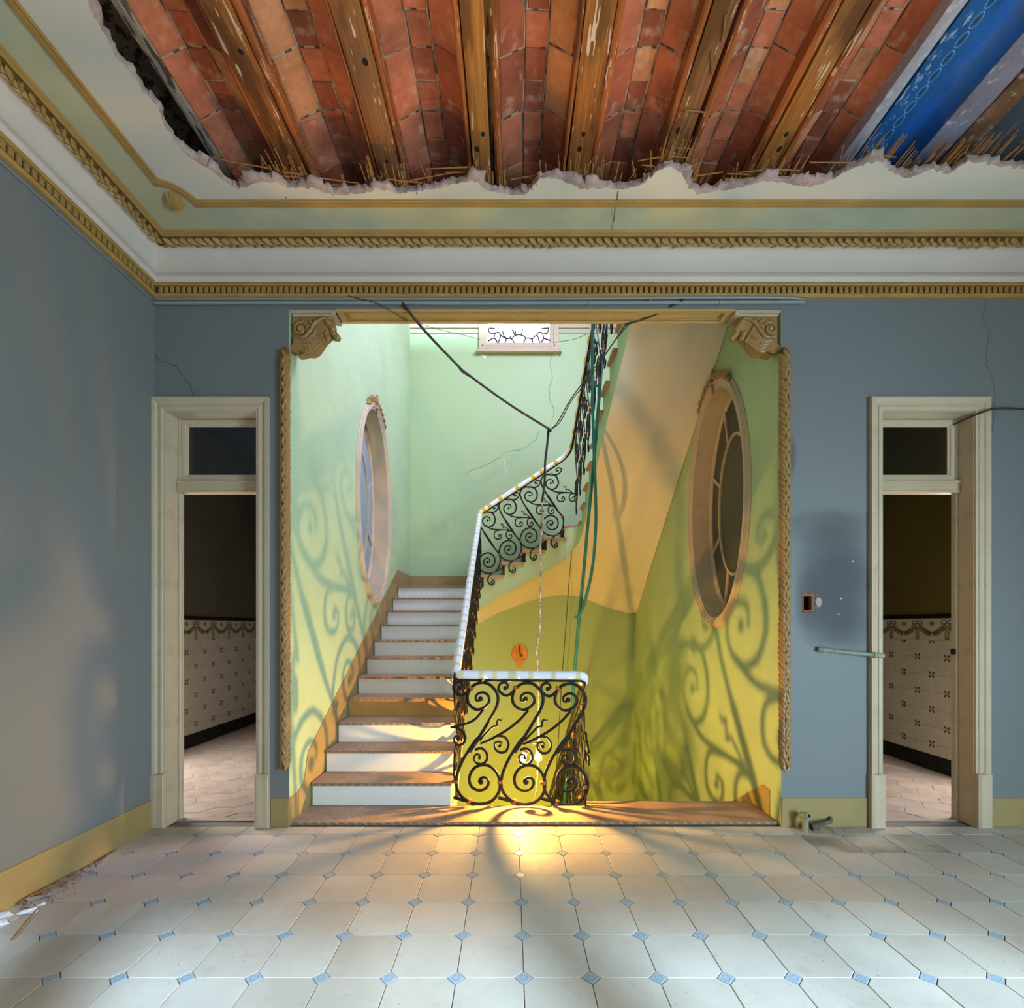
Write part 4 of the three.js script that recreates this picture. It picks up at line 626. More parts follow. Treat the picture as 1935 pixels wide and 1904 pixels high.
// ---------------------------------------------------------------- the two doorways
function doorway(n, [x0, x1], label) {
  const o = tag(group('door_' + n), null, null, null, 'structure');
  const w = 0.084, prof = [[0, 0.001], [0, 0.014], [0.012, 0.016], [0.016, 0.022], [0.03, 0.022], [0.034, 0.016], [0.05, 0.018], [0.056, 0.026], [0.07, 0.032], [0.084, 0.032], [0.084, 0.001]];   // [outwards, proud]
  const U = [[x0, 0], [x0, DH], [x1, DH], [x1, 0]];
  const rows = [[0, 0, -1, 0], [0, DH, -1, 1], [1, DH, 1, 1], [1, 0, 1, 0]].map(([s, y, sx, sy]) => prof.map(([q, d]) => [(s ? x1 : x0) + sx * q, y + sy * q, d]));
  mesh('casing', uvw(toCreasedNormals(grid(3, prof.length - 1, (u, v) => rows[Math.round(u * 3)][Math.round(v * (prof.length - 1))]), 0.5)), M.cream, o);
  for (const [a, b] of [[x0 - w - 0.004, x0 + 0.002], [x1 - 0.002, x1 + w + 0.004]]) {
    mesh('plinth_block', ext([[a, 0], [b, 0], [b, 0.35], [a, 0.35]], 0.038, 0.004), M.cream, o);
    mesh('plinth_bead', cbox(a + 0.012, (a + b) / 2, 0.004, 0.34, 0.036, 0.041, 0.002), M.cream, o);
  }
  mesh('jamb', [box(x0 - 0.001, x0 + 0.004, 0, DH, -T - 0.01, 0.002), box(x1 - 0.004, x1 + 0.001, 0, DH, -T - 0.01, 0.002), box(x0, x1, DH - 0.004, DH + 0.001, -T - 0.01, 0.002)], M.cream, o);
  // rebate, transom bar and the glazed light over it
  const zf = -0.115;
  mesh('door_frame', [cbox(x0 + 0.004, x0 + 0.02, 0, DH - 0.004, zf - 0.03, zf + 0.012), cbox(x1 - 0.02, x1 - 0.004, 0, DH - 0.004, zf - 0.03, zf + 0.012)], M.cream, o);
  mesh('transom_bar', [cbox(x0 + 0.004, x1 - 0.004, 2.205, 2.275, zf - 0.03, zf + 0.028, 0.006), cbox(x0 + 0.004, x1 - 0.004, 2.262, 2.28, zf - 0.03, zf + 0.038, 0.005), cbox(x0 + 0.004, x1 - 0.004, 2.198, 2.21, zf - 0.03, zf + 0.034, 0.004)], M.creamEdge, o);
  const a = x0 + 0.02, b = x1 - 0.02, lo = 2.28, hi = DH - 0.006;
  mesh('transom_sash', [ext([[a, lo], [b, lo], [b, hi], [a, hi]], 0.03, 0.004, [[[a + 0.034, lo + 0.034], [b - 0.034, lo + 0.034], [b - 0.034, hi - 0.034], [a + 0.034, hi - 0.034]]]).translate(0, 0, zf - 0.02), ext([[a + 0.026, lo + 0.026], [b - 0.026, lo + 0.026], [b - 0.026, hi - 0.026], [a + 0.026, hi - 0.026]], 0.012, 0.003, [[[a + 0.046, lo + 0.046], [b - 0.046, lo + 0.046], [b - 0.046, hi - 0.046], [a + 0.046, hi - 0.046]]]).translate(0, 0, zf - 0.012)], M.cream, o);
  mesh('pane', box(a + 0.036, b - 0.036, lo + 0.036, hi - 0.036, zf - 0.011, zf - 0.008), M.glass, o);
  mesh('threshold', cbox(x0, x1, -0.004, 0.006, -T, -T + 0.05, 0.002), M.sideFloor, o);
  return o;
}
doorway(1, D1); { const d2 = doorway(2, D2); mesh('strike_plate', cbox(D2[1] - 0.028, D2[1] - 0.018, 1.115, 1.15, -0.14, -0.106, 0.002), M.dark, d2); }

// ---------------------------------------------------------------- tiled rooms beyond the doorways
const tilePrint = (flip) => canvasTex(256, 256, (g, w) => {
  g.fillStyle = css([222, 212, 196]); g.fillRect(0, 0, w, w); blotches(g, w, w, 12, [[205, 192, 172], [232, 226, 214]], 30, 90, 0.25);
  const petal = (x, y, a) => { g.save(); g.translate(x, y); g.rotate(a); g.fillStyle = css([52, 54, 22]); g.beginPath(); g.moveTo(7, 0); g.quadraticCurveTo(36, -26, 64, -5); g.lineTo(64, 5); g.quadraticCurveTo(36, 26, 7, 0); g.fill(); g.fillStyle = css([120, 118, 50]); g.beginPath(); g.ellipse(36, 0, 15, 4, 0, 0, 7); g.fill(); g.restore(); };
  if (!flip) { petal(0, 256, -Math.PI / 4); petal(256, 0, Math.PI * 0.75); } else { petal(256, 256, -Math.PI * 0.75); petal(0, 0, Math.PI / 4); }
});
const borderPrint = canvasTex(512, 384, (g, w, h) => {                   // two tiles of garland, bow in the middle
  g.fillStyle = css([222, 208, 184]); g.fillRect(0, 0, w, h); g.fillStyle = css([130, 52, 30]); g.fillRect(0, 0, w, 12);
  const leafAt = (x, y, a, l) => { g.save(); g.translate(x, y); g.rotate(a); g.fillStyle = css(rnd() < 0.5 ? [66, 74, 24] : [92, 100, 36]); g.beginPath(); g.moveTo(0, 0); g.quadraticCurveTo(l * 0.5, -l * 0.32, l, 0); g.quadraticCurveTo(l * 0.5, l * 0.32, 0, 0); g.fill(); g.restore(); };
  const cx = w / 2;
  for (const s of [-1, 1]) for (let i = 0; i <= 9; i++) { const t = i / 9, x = cx + s * lerp(20, 226, t), y = lerp(130, 262, Math.sin(t * Math.PI / 2)); leafAt(x, y, (s > 0 ? 0.9 : Math.PI - 0.9) - 1.3 * s, 62); leafAt(x, y, s > 0 ? 1.6 : Math.PI - 1.6, 62); leafAt(x, y, s > 0 ? 0.5 : Math.PI - 0.5, 56); }
  for (let i = 0; i < 6; i++) { const y = 150 + i * 36; leafAt(cx, y, Math.PI / 2 - 0.7, 62); leafAt(cx, y, Math.PI / 2 + 0.7, 62); } leafAt(cx, 330, Math.PI / 2, 54);
  g.strokeStyle = css([112, 116, 156]); g.lineWidth = 20; for (const s of [-1, 1]) { g.beginPath(); g.ellipse(cx + s * 52, 70, 44, 26, s * 0.25, 0, 7); g.stroke(); g.beginPath(); g.moveTo(cx, 84); g.quadraticCurveTo(cx + s * 40, 110, cx + s * 92, 108); g.stroke(); }
  g.fillStyle = css([190, 120, 44]); g.beginPath(); g.arc(cx, 96, 20, 0, 7); g.fill();
  for (const X of [0, w]) { for (let k = 0; k < 8; k++) leafAt(X, 96, k * Math.PI / 4, 52); g.fillStyle = css([200, 170, 80]); g.beginPath(); g.arc(X, 96, 9, 0, 7); g.fill(); g.fillStyle = css([186, 122, 36]); g.beginPath(); g.arc(X, 262, 26, 0, 7); g.fill(); }
});
{
  const P = 0.157, mats = [0, 1].map((k) => std({ map: tilePrint(k), roughness: 0.3 })), bm = std({ map: borderPrint, roughness: 0.3 });
  const face = (w, h, v0 = 0) => { const g = ext([[-w / 2 + 0.0008, 0.0008], [w / 2 - 0.0008, 0.0008], [w / 2 - 0.0008, h - 0.0008], [-w / 2 + 0.0008, h - 0.0008]], 0.007, 0.0012), p = g.attributes.position, uv = g.attributes.uv; for (let i = 0; i < p.count; i++) uv.setXY(i, p.getX(i) / w + 0.5, v0 + p.getY(i) / h * (1 - v0)); return g; };
  const full = face(P, P), low = face(P, 0.098, 1 - 0.098 / P), bh = 0.2, half = [0, 1].map((k) => { const g = face(P, bh), uv = g.attributes.uv; for (let i = 0; i < uv.count; i++) uv.setX(i, (uv.getX(i) + k) / 2); return g; }), base = face(P, 0.135), rail = cbox(-0.5, 0.5, 0, 0.035, 0, 0.02, 0.006);
  const room = (name, x, sgn, z0, n, skip, wallMat) => {                // the tiled wall at x, looking along sgn
    const w = struct('wall_' + name, ext([[0.139, 0], [4.4, 0], [4.4, 3.5], [0.139, 3.5]].map(([z, y]) => [z, y]), T, 0, [[[skip[0], 0.1], [skip[1], 0.1], [skip[1], 2.4], [skip[0], 2.4]]]).rotateY(Math.PI / 2).translate(sgn > 0 ? x - T : x, 0, 0), wallMat);
    const put = (nm, g, m, z, y) => { const t = mesh(nm, g, m, w); t.position.set(x, y, z); t.rotation.y = sgn * Math.PI / 2; return t; };
    for (let i = 0; i < n; i++) {
      const z = z0 - (i + 0.5) * P;
      put('base_tile', base, M.blackTile, z, 0.002); put('tile', low, mats[(i + 1) & 1 ? 0 : 1], z, 0.139);
      for (let j = 0; j < 6; j++) put('tile', full, mats[(i + j) & 1 ? 0 : 1], z, 0.238 + j * P);
      put('border_tile', half[sgn > 0 ? (i & 1) : (i & 1) ? 0 : 1], bm, z, 0.238 + 6 * P);
    }
    const r = put('rail_molding', rail, M.blackTile, z0 - n * P / 2, 0.238 + 6 * P + bh); r.scale.x = n * P;
    return w;
  };
  room('passage_left', -3.47, 1, -1.72, 14, [0.35, 1.36], M.sideWallGrey);
  room('passage_right', 3.83, -1, -0.95, 9, [0.2, 0.8], M.sideWall);
  struct('wall_passage_left_end', box(-3.6, OX0 - T, 0, 3.5, -4.4, -4.26), M.sideWallGrey);
  struct('wall_passage_right_end', box(OX1 + T, 3.97, 0, 3.5, -4.4, -4.26), M.sideWall);
  struct('wall_passage_left_inner', wallX([[-4.4, 0], [-T, 0], [-T, 3.5], [-4.4, 3.5]], OX0 - T - 0.06, OX0 - T - 0.001, [ell(...ovals.left)]), M.sideWallGrey);
  struct('wall_passage_right_inner', wallX([[-4.4, 0], [-T, 0], [-T, 3.5], [-4.4, 3.5]], OX1 + T + 0.001, OX1 + T + 0.06, [ell(...ovals.right)]), M.sideWall);
  struct('ceiling_passage_left', box(-3.61, OX0 - T, 3.5, 3.6, -4.4, -T), mottled(0x3c4658, 0.3, 1.5, 0.8, { seed: 120 }));
  struct('ceiling_passage_right', box(OX1 + T, 3.97, 3.5, 3.6, -4.4, -T), M.sideWall);
  // their worn floors of stretched hexagons
  const hx = (l, w) => ext([[-l / 2, 0], [-l / 4, -w / 2], [l / 4, -w / 2], [l / 2, 0], [l / 4, w / 2], [-l / 4, w / 2]].map(([x, y]) => [x * 0.988, y * 0.988]), 0.008, 0.0015).rotateX(-Math.PI / 2).translate(0, -0.008, 0);
  const lay = (name, xa, xb, za, zb) => {
    const f = struct('floor_' + name, box(xa - 0.13, xb + 0.13, -0.3, -0.006, -4.4, -T), M.grout), L = 0.28, Wd = 0.2, vs = [0, 1, 2, 3].map((k) => { const g = hx(L, Wd), uv = g.attributes.uv; for (let i = 0; i < uv.count; i++) uv.setXY(i, uv.getX(i) + k * 0.23, uv.getY(i) + k * 0.37); return g; });
    for (let i = 0; ; i++) { const x = xa + 0.02 + i * L * 0.75 + L / 2; if (x + L / 2 > xb) break; for (let j = 0; ; j++) { const z = za - Wd / 2 - j * Wd - (i & 1) * Wd / 2; if (z < zb) break; const t = mesh('tile', vs[(hash(i, j, 2) * 4) | 0], M.sideFloor, f); t.position.set(x, rr(-0.001, 0.001), z); } }
    mesh('tile_field', box(xa - 0.1, xb + 0.1, -0.0065, -0.005, -4.4, -T), M.sideFloor, f);
  };
  lay('passage_left', -3.47, OX0 - T, -T, -2.6); lay('passage_right', OX1 + T, 3.83, -T, -2.2);
}

// ---------------------------------------------------------------- opening: soffit panel, corbels, carved rods
{
  const o = tag(group('trim_2'), null, null, null, 'structure');
  const x0 = OX0 + 0.3, x1 = OX1 - 0.3, y = OY;
  mesh('soffit_panel', [box(x0, x1, y - 0.006, y + 0.001, -T, -0.001), cbox(x0, x1, y - 0.013, y - 0.005, -T, -T + 0.022, 0.003), cbox(x0, x1, y - 0.01, y - 0.005, -0.014, -0.001, 0.002)], M.lintel, o);
  for (const [a, b] of [[x0 + 0.055, x1 - 0.055]]) mesh('panel_molding', [cbox(a, b, y - 0.014, y - 0.005, -0.115, -0.106, 0.003), cbox(a, b, y - 0.014, y - 0.005, -0.098, -0.09, 0.003), cbox(a, b, y - 0.012, y - 0.005, -0.03, -0.022, 0.003), cbox(a, a + 0.008, y - 0.014, y - 0.005, -0.115, -0.022, 0.003), cbox(a + 0.016, a + 0.022, y - 0.014, y - 0.005, -0.1, -0.022, 0.002), cbox(b - 0.008, b, y - 0.014, y - 0.005, -0.115, -0.022, 0.003), cbox(b - 0.022, b - 0.016, y - 0.014, y - 0.005, -0.1, -0.022, 0.002)], M.gold, o);
  for (const [a, b] of [[OX0, x0], [x1, OX1]]) mesh('corner_cap', [cbox(a + 0.002, b, y - 0.02, y + 0.001, -T + 0.004, -0.004, 0.003), cbox(a + 0.014, b - 0.006, y - 0.034, y - 0.018, -T + 0.012, -0.016, 0.005), cbox(a === OX0 ? b - 0.03 : a, a === OX0 ? b : a + 0.03, y - 0.03, y, -T, -0.002, 0.006)], M.creamEdge, o);
}
function corbel(mirror, label) {
  const o = tag(group('corbel', [mirror ? OX1 - 0.008 : OX0 + 0.008, OY - 0.034, -0.066]), label, 'corbel');
  const fl = (g) => { if (!mirror) return g; const q = g.index ? g.toNonIndexed() : g; q.scale(-1, 1, 1); const p = q.attributes.position; for (let i = 0; i < p.count; i += 3) for (const at of Object.values(q.attributes)) for (let c = 0; c < at.itemSize; c++) { const a = at.array[(i + 1) * at.itemSize + c]; at.array[(i + 1) * at.itemSize + c] = at.array[(i + 2) * at.itemSize + c]; at.array[(i + 2) * at.itemSize + c] = a; } q.computeVertexNormals(); return q; };
  const body = [[0, 0], [0, -0.20], [0.022, -0.235], [0.055, -0.235], [0.085, -0.225], [0.115, -0.228], [0.15, -0.212], [0.178, -0.178], [0.2, -0.142], [0.226, -0.118], [0.25, -0.085], [0.236, -0.035], [0.262, 0.0]];
  const sm = new THREE.SplineCurve(body.slice(1, -1).map(([x, y]) => new THREE.Vector2(x, y))).getPoints(40).map((p) => [p.x, p.y]);
  mesh('console', fl(ext([[0, 0], ...sm, [0.262, 0]], 0.1, 0.014, [], 3).translate(0, 0, -0.056)), M.rodLeaf, o);
  const z = 0.044, sp = (cx, cy, r0, r1, turns, a0) => { const q = []; for (let i = 0; i <= 26; i++) { const t = i / 26, a = a0 + t * turns * Math.PI * 2, r = lerp(r0, r1, t); q.push(V(cx + r * Math.cos(a), cy + r * Math.sin(a), z + 0.01 * t)); } return q; };
  mesh('volute', fl(join([tube(sp(0.058, -0.085, 0.052, 0.012, 1.6, -1.2), 0.0105, 8), new THREE.SphereGeometry(0.019, 10, 8).translate(0.058, -0.085, z + 0.01), tube([V(0.03, -0.135, z), V(0.085, -0.14, z + 0.006), V(0.125, -0.1, z + 0.008), V(0.155, -0.05, z + 0.008), V(0.205, -0.018, z + 0.004), V(0.235, -0.02, z)], 0.013, 8), tube([V(0.1, -0.02, z), V(0.128, -0.045, z + 0.004), V(0.105, -0.07, z + 0.002)], 0.009, 7), tube([V(0.13, -0.012, z), V(0.15, -0.03, z + 0.004), V(0.14, -0.045, z)], 0.007, 7)])), M.rodLeaf, o);
  const rib = (pts, r) => tube(pts.map(([x, y]) => V(x, y, z + 0.004)), r, 7), ribs = [];
  for (let k = 0; k < 7; k++) { const d = k * 0.0165; ribs.push(rib([[0.045 + k * 0.006, -0.158 - d * 0.75], [0.09 + d * 0.3, -0.162 - d * 0.72], [0.135 + d * 0.32, -0.128 - d * 0.72], [0.165 + d * 0.5, -0.078 - d * 0.85]], 0.0092 - k * 0.0003)); ribs.push(new THREE.SphereGeometry(0.0105, 8, 6).scale(1, 1.3, 0.8).translate(0.165 + d * 0.5, -0.078 - d * 0.85, z + 0.006)); }
  mesh('acanthus_leaf', fl(join(ribs)), M.rodLeaf, o);
  const roll = (x, y, zz, l, r, a) => { const pr = [[0, -l / 2], [r * 0.6, -l / 2], [r, -l / 2 + r * 0.5], [r, -0.006], [r * 0.78, 0], [r, 0.006], [r, l / 2 - r * 0.5], [r * 0.6, l / 2], [0, l / 2]]; return lathe(pr, 14).rotateZ(a).translate(x, y, zz); };
  mesh('scroll_roll', fl(join([roll(0.254, -0.06, 0.038, 0.095, 0.024, 0.62), roll(0.283, -0.118, 0.03, 0.08, 0.021, 0.66), roll(0.232, -0.125, 0.036, 0.062, 0.019, 0.3), roll(0.24, -0.07, -0.03, 0.1, 0.02, 0.5)])), M.rodLeaf, o);
  const shell = []; for (let k = -3; k <= 3; k++) shell.push(rib([[0.035, -0.165], [0.038 + k * 0.011, -0.205], [0.044 + k * 0.017, -0.254 + Math.abs(k) * 0.006]], 0.0105)); shell.push(new THREE.SphereGeometry(0.024, 10, 8).scale(1, 1, 0.6).translate(0.03, -0.165, z));
  mesh('shell', fl(join(shell)), M.rodLeaf, o);
}
corbel(false, 'carved gold scroll corbel in upper left corner of the stair opening');
corbel(true, 'carved gold scroll corbel in upper right corner of the stair opening');
function rod(x, y0, y1, r, label) {
  const o = tag(group('carved_rod', [x, 0, 0.006]), label, 'moulding', null, 'thing');
  const n = 12, prof = []; for (let i = 0; i <= 8; i++) { const a = -Math.PI / 2 + i / 8 * Math.PI / 2; prof.push([r * Math.cos(a), y0 + r * 1.6 * (1 + Math.sin(a))]); } for (let i = 0; i <= 8; i++) { const a = i / 8 * Math.PI / 2; prof.push([r * Math.cos(a), y1 - r * 1.6 * (1 - Math.sin(a))]); }
  mesh('core', lathe(prof.map(([a, b]) => [Math.max(1e-4, a * 0.86), b]), 18), M.goldDark, o);
  const leaf = (L, W, H) => grid(7, 6, (u, v) => { const s = v * 2 - 1, w = W * Math.pow(Math.sin(Math.PI * clamp(u * 0.9 + 0.08, 0, 1)), 0.75), a = s * w / 2 / r; return [Math.sin(a) * (r + 0), (u - 0.5) * L, Math.cos(a) * r + H * (1 - s * s) * Math.sin(0.6 + u * 2.4) - 0.003 - 0.006 * u * 0]; });
  const ls = [leaf(0.085, 0.034, 0.009), leaf(0.075, 0.03, 0.011), leaf(0.08, 0.036, 0.008)];
  let k = 0;
  for (let y = y0 + 0.045; y < y1 - 0.04; y += 0.0365) for (const a of [-0.95, 0, 0.95]) { const l = mesh('leaf', ls[k % 3], M.rodLeaf, o); l.position.y = y + (a === 0 ? 0.018 : 0) + rr(-0.004, 0.004); l.rotation.set(0, a + rr(-0.1, 0.1), (a === 0 ? (k & 1 ? 0.4 : -0.35) : -a * 0.5) + rr(-0.12, 0.12), 'YXZ'); k++; if (k > 290) return; }
}
rod(-1.467, 0.367, 3.115, 0.031, 'carved leafy rod on the left edge of the stair opening, beside the left door');
rod(1.772, 0.367, 3.115, 0.034, 'carved leafy rod on the right edge of the stair opening, beside the sooty wall');

// ---------------------------------------------------------------- conduits, pipes and the broken socket
function conduit(name, pts, r, label, clips) { const o = tag(group(name), label, 'pipe'); mesh('tube', tube(pts, r, 10, 60), M.conduit, o); for (const p of clips) mesh('clip', lathe([[r * 0.9, -0.006], [r * 1.25, -0.005], [r * 1.25, 0.005], [r * 0.9, 0.006]], 12).rotateZ(Math.PI / 2).translate(...p), M.conduit, o); }
conduit('conduit', [V(XL + 0.01, 3.422, 0.018), V(0, 3.422, 0.018), V(1.86, 3.424, 0.018), V(1.9, 3.42, 0.012)], 0.009, 'upper grey conduit running just below the dentil cornice', [[-1.0, 3.422, 0.018], [0.9, 3.422, 0.018], [1.75, 3.423, 0.018]]);
conduit('conduit', [V(XL + 0.01, 3.396, 0.016), V(-1.2, 3.398, 0.016), V(0, 3.397, 0.016), V(1.9, 3.403, 0.016)], 0.012, 'lower thicker grey conduit below the cornice, above the stair opening', [[-0.62, 3.397, 0.016], [0.5, 3.397, 0.016], [1.35, 3.4, 0.016]]);
tag(mesh('wall_wire', tube([V(XL + 0.006, 3.405, 0.02), V(XL + 0.006, 3.408, 0.9), V(XL + 0.006, 3.405, 1.9), V(XL + 0.006, 3.405, 3.4)], 0.005, 6, 40), M.conduit), 'thin grey wire under the cornice of the left wall', 'wire');
{
  const o = tag(group('pipe'), 'grey green pipe stub sticking out of the sooty wall beside right door', 'pipe'), A = V(1.985, 1.155, 0.014), B = V(2.345, 1.118, 0.055), d = B.clone().sub(A), q = new THREE.Quaternion().setFromUnitVectors(V(0, 1, 0), d.clone().normalize()), L = d.length();
  const put = (nm, prof, m) => { const g = lathe(prof, 16).applyQuaternion(q).translate(A.x, A.y, A.z); mesh(nm, uvw(g), m, o); };
  put('tube', [[0.0001, 0], [0.013, 0], [0.013, L], [0.0001, L]], M.pipe);
  put('sleeve', [[0.013, 0.0], [0.0165, 0.003], [0.0165, 0.06], [0.0145, 0.066], [0.013, 0.066]], M.pipe);
  put('coupling', [[0.013, L - 0.03], [0.018, L - 0.026], [0.018, L + 0.03], [0.015, L + 0.034], [0.0112, L + 0.034], [0.0112, L + 0.012], [0.0001, L + 0.012]], M.pipe);
  put('bore', [[0.0001, L + 0.013], [0.0111, L + 0.013]], M.dark);
}
{
  const o = tag(group('pipe_elbow'), 'short green pipe elbow with open end at the floor beside stair opening', 'pipe');
  mesh('tube', [lathe([[0.0001, 0], [0.017, 0], [0.017, 0.07], [0.021, 0.073], [0.021, 0.105], [0.0001, 0.105]], 16).translate(1.868, 0, 0.075)], M.pipe, o);
  mesh('mouth', lathe([[0.012, 0.014], [0.012, 0.032], [0.019, 0.032], [0.0225, 0.028], [0.0225, -0.03], [0.0001, -0.03]], 18).rotateX(1.25).rotateY(0.25).translate(1.869, 0.1, 0.075), M.pipe, o);
  mesh('bore', new THREE.CircleGeometry(0.0125, 18).rotateX(-0.32).rotateY(0.25).translate(1.875, 0.106, 0.0935), M.dark, o);
  const p = tag(mesh('pipe', [tube([V(1.912, 0.028, 0.08), V(1.99, 0.045, 0.062), V(2.06, 0.05, 0.03), V(2.07, 0.06, 0.002)], 0.014, 10), lathe([[0.019, -0.022], [0.022, -0.02], [0.022, 0.02], [0.019, 0.022], [0.0001, 0.022]], 14).rotateZ(-1.4).translate(1.925, 0.03, 0.077)], mottled(0x5c5444, 0.3, 0.15, 0.8, { seed: 131 })), 'dusty bent pipe lying against the ochre skirting behind green elbow', 'pipe');
}
{
  const o = tag(group('socket_box'), 'broken open socket hole in the sooty wall with crumbling white plaster edge', 'socket');
  mesh('recess', [box(1.893, 1.965, 1.396, 1.513, -0.075, -0.072), box(1.893, 1.896, 1.396, 1.513, -0.073, 0), box(1.962, 1.965, 1.396, 1.513, -0.073, 0), box(1.893, 1.965, 1.51, 1.513, -0.073, 0), box(1.893, 1.965, 1.396, 1.399, -0.073, 0)], M.dark, o);
  mesh('frame', [cbox(1.897, 1.972, 1.498, 1.513, -0.03, 0.002, 0.003), cbox(1.9, 1.972, 1.397, 1.41, -0.03, 0.002, 0.003), cbox(1.954, 1.97, 1.4, 1.51, -0.03, 0.003, 0.003), cbox(1.893, 1.903, 1.4, 1.51, -0.02, 0.003, 0.003)], mottled(0x9a5a3c, 0.2, 0.2, 0.8, { seed: 133 }), o);
  const crumbs = []; for (let i = 0; i < 46; i++) { const s = rnd(), [x, y] = s < 0.4 ? [1.976 + rr(0, 0.03), rr(1.4, 1.516)] : s < 0.6 ? [1.985 + rr(0, 0.035), rr(1.43, 1.48)] : s < 0.75 ? [rr(1.89, 1.975), 1.514 + rr(0, 0.007)] : s < 0.88 ? [1.89 + rr(-0.005, 0.002), rr(1.4, 1.515)] : [rr(1.888, 1.97), 1.394 + rr(-0.004, 0.003)]; crumbs.push(new THREE.IcosahedronGeometry(rr(0.003, 0.009), 0).scale(1, 1, 0.4).rotateZ(rr(0, 6)).translate(x, y, 0.001)); }
  mesh('plaster_crumbs', [...crumbs, ext([[1.985, 1.44], [2.005, 1.425], [2.02, 1.45], [2.022, 1.47], [2.005, 1.492], [1.985, 1.49], [1.975, 1.465]], 0.004, 0.001)], M.rawPlaster, o);
}
// old lamp rosette on the back wall of the well
{
  const o = tag(group('wall_plate', [0.121, 0.9, SZ]), 'amber oval lamp rosette with a wire hook on the yellow back wall', 'lamp plate');
  const c = new THREE.SplineCurve([[0, 0.155], [0.085, 0.12], [0.118, 0.03], [0.105, -0.05], [0.06, -0.1], [0.04, -0.14], [0.03, -0.175], [0.012, -0.19], [-0.012, -0.19], [-0.03, -0.175], [-0.04, -0.14], [-0.06, -0.1], [-0.105, -0.05], [-0.118, 0.03], [-0.085, 0.12], [0, 0.155]].map(([x, y]) => new THREE.Vector2(x, y))).getPoints(60).map((p) => [p.x, p.y]).slice(0, -1);
  const amber = mottled(0xc98236, 0.2, 0.3, 0.4, { seed: 140 });
  mesh('plate', ext(c, 0.016, 0.006, [], 2), amber, o);
  mesh('rim', tube([V(-0.09, -0.06, 0.016), V(-0.03, -0.082, 0.018), V(0.03, -0.082, 0.018), V(0.09, -0.06, 0.016)], 0.006, 6), amber, o);
  mesh('hook', tube([V(0.0, 0.13, 0.012), V(0.0, 0.08, 0.035), V(0.004, 0.02, 0.04), V(0.01, -0.01, 0.045), V(0.035, -0.012, 0.045), V(0.03, 0.008, 0.045), V(0.018, 0.0, 0.045)], 0.007, 6), M.cable, o);
}

// ---------------------------------------------------------------- cables and bulbs in the well
const cable = (name, pts, r, m, label, cat = 'cable') => tag(mesh(name, tube(pts, r, 7, pts.length * 8), m), label, cat);
const knot0 = at(1040, 812, 3.72);
{
  const o = tag(group('cable'), 'dark stiff cable hanging from the cornice on the left down to the middle junction', 'cable');
  mesh('cord', [tube([V(-0.71, 3.405, 0.02), at(770, 585, 3.17), at(800, 622, 3.25), at(872, 698, 3.45)], 0.0085, 8, 24), tube([at(870, 696, 3.45), at(884, 707, 3.47), at(960, 762, 3.6), knot0], 0.0085, 8, 24)], M.cable, o);
  mesh('elbow', tube([at(866, 691, 3.44), at(874, 701, 3.45), at(888, 710, 3.47)], 0.0105, 8), M.cable, o);
  mesh('junction', [lathe([[0.0001, -0.016], [0.009, -0.016], [0.009, 0.016], [0.0001, 0.016]], 10).rotateZ(1.0).translate(knot0.x - 0.006, knot0.y - 0.004, knot0.z), lathe([[0.0001, -0.03], [0.008, -0.03], [0.01, 0], [0.0001, 0.002]], 10).translate(knot0.x - 0.016, knot0.y - 0.012, knot0.z)], M.dark, o);
}
cable('cable', [V(1.11, 3.408, 0.03), at(1255, 585, 3.2), at(1222, 600, 3.26), at(1181, 613, 3.32)], 0.008, M.cable, 'thick taped cable end rising to the cornice on the right');
cable('wire', [at(1183, 612, 3.32), at(1150, 660, 3.42), at(1110, 712, 3.52), at(1078, 755, 3.62), at(1052, 800, 3.7), knot0], 0.0042, M.cable, 'thin dark wire slanting from the junction up to the right cornice', 'wire');
cable('wire', [at(1190, 610, 3.31), at(1165, 640, 3.38), at(1112, 717, 3.53), at(1080, 757, 3.63), at(1056, 800, 3.71), knot0], 0.0036, M.cable, 'second thinner wire twisting beside the slanting wire above the junction', 'wire');
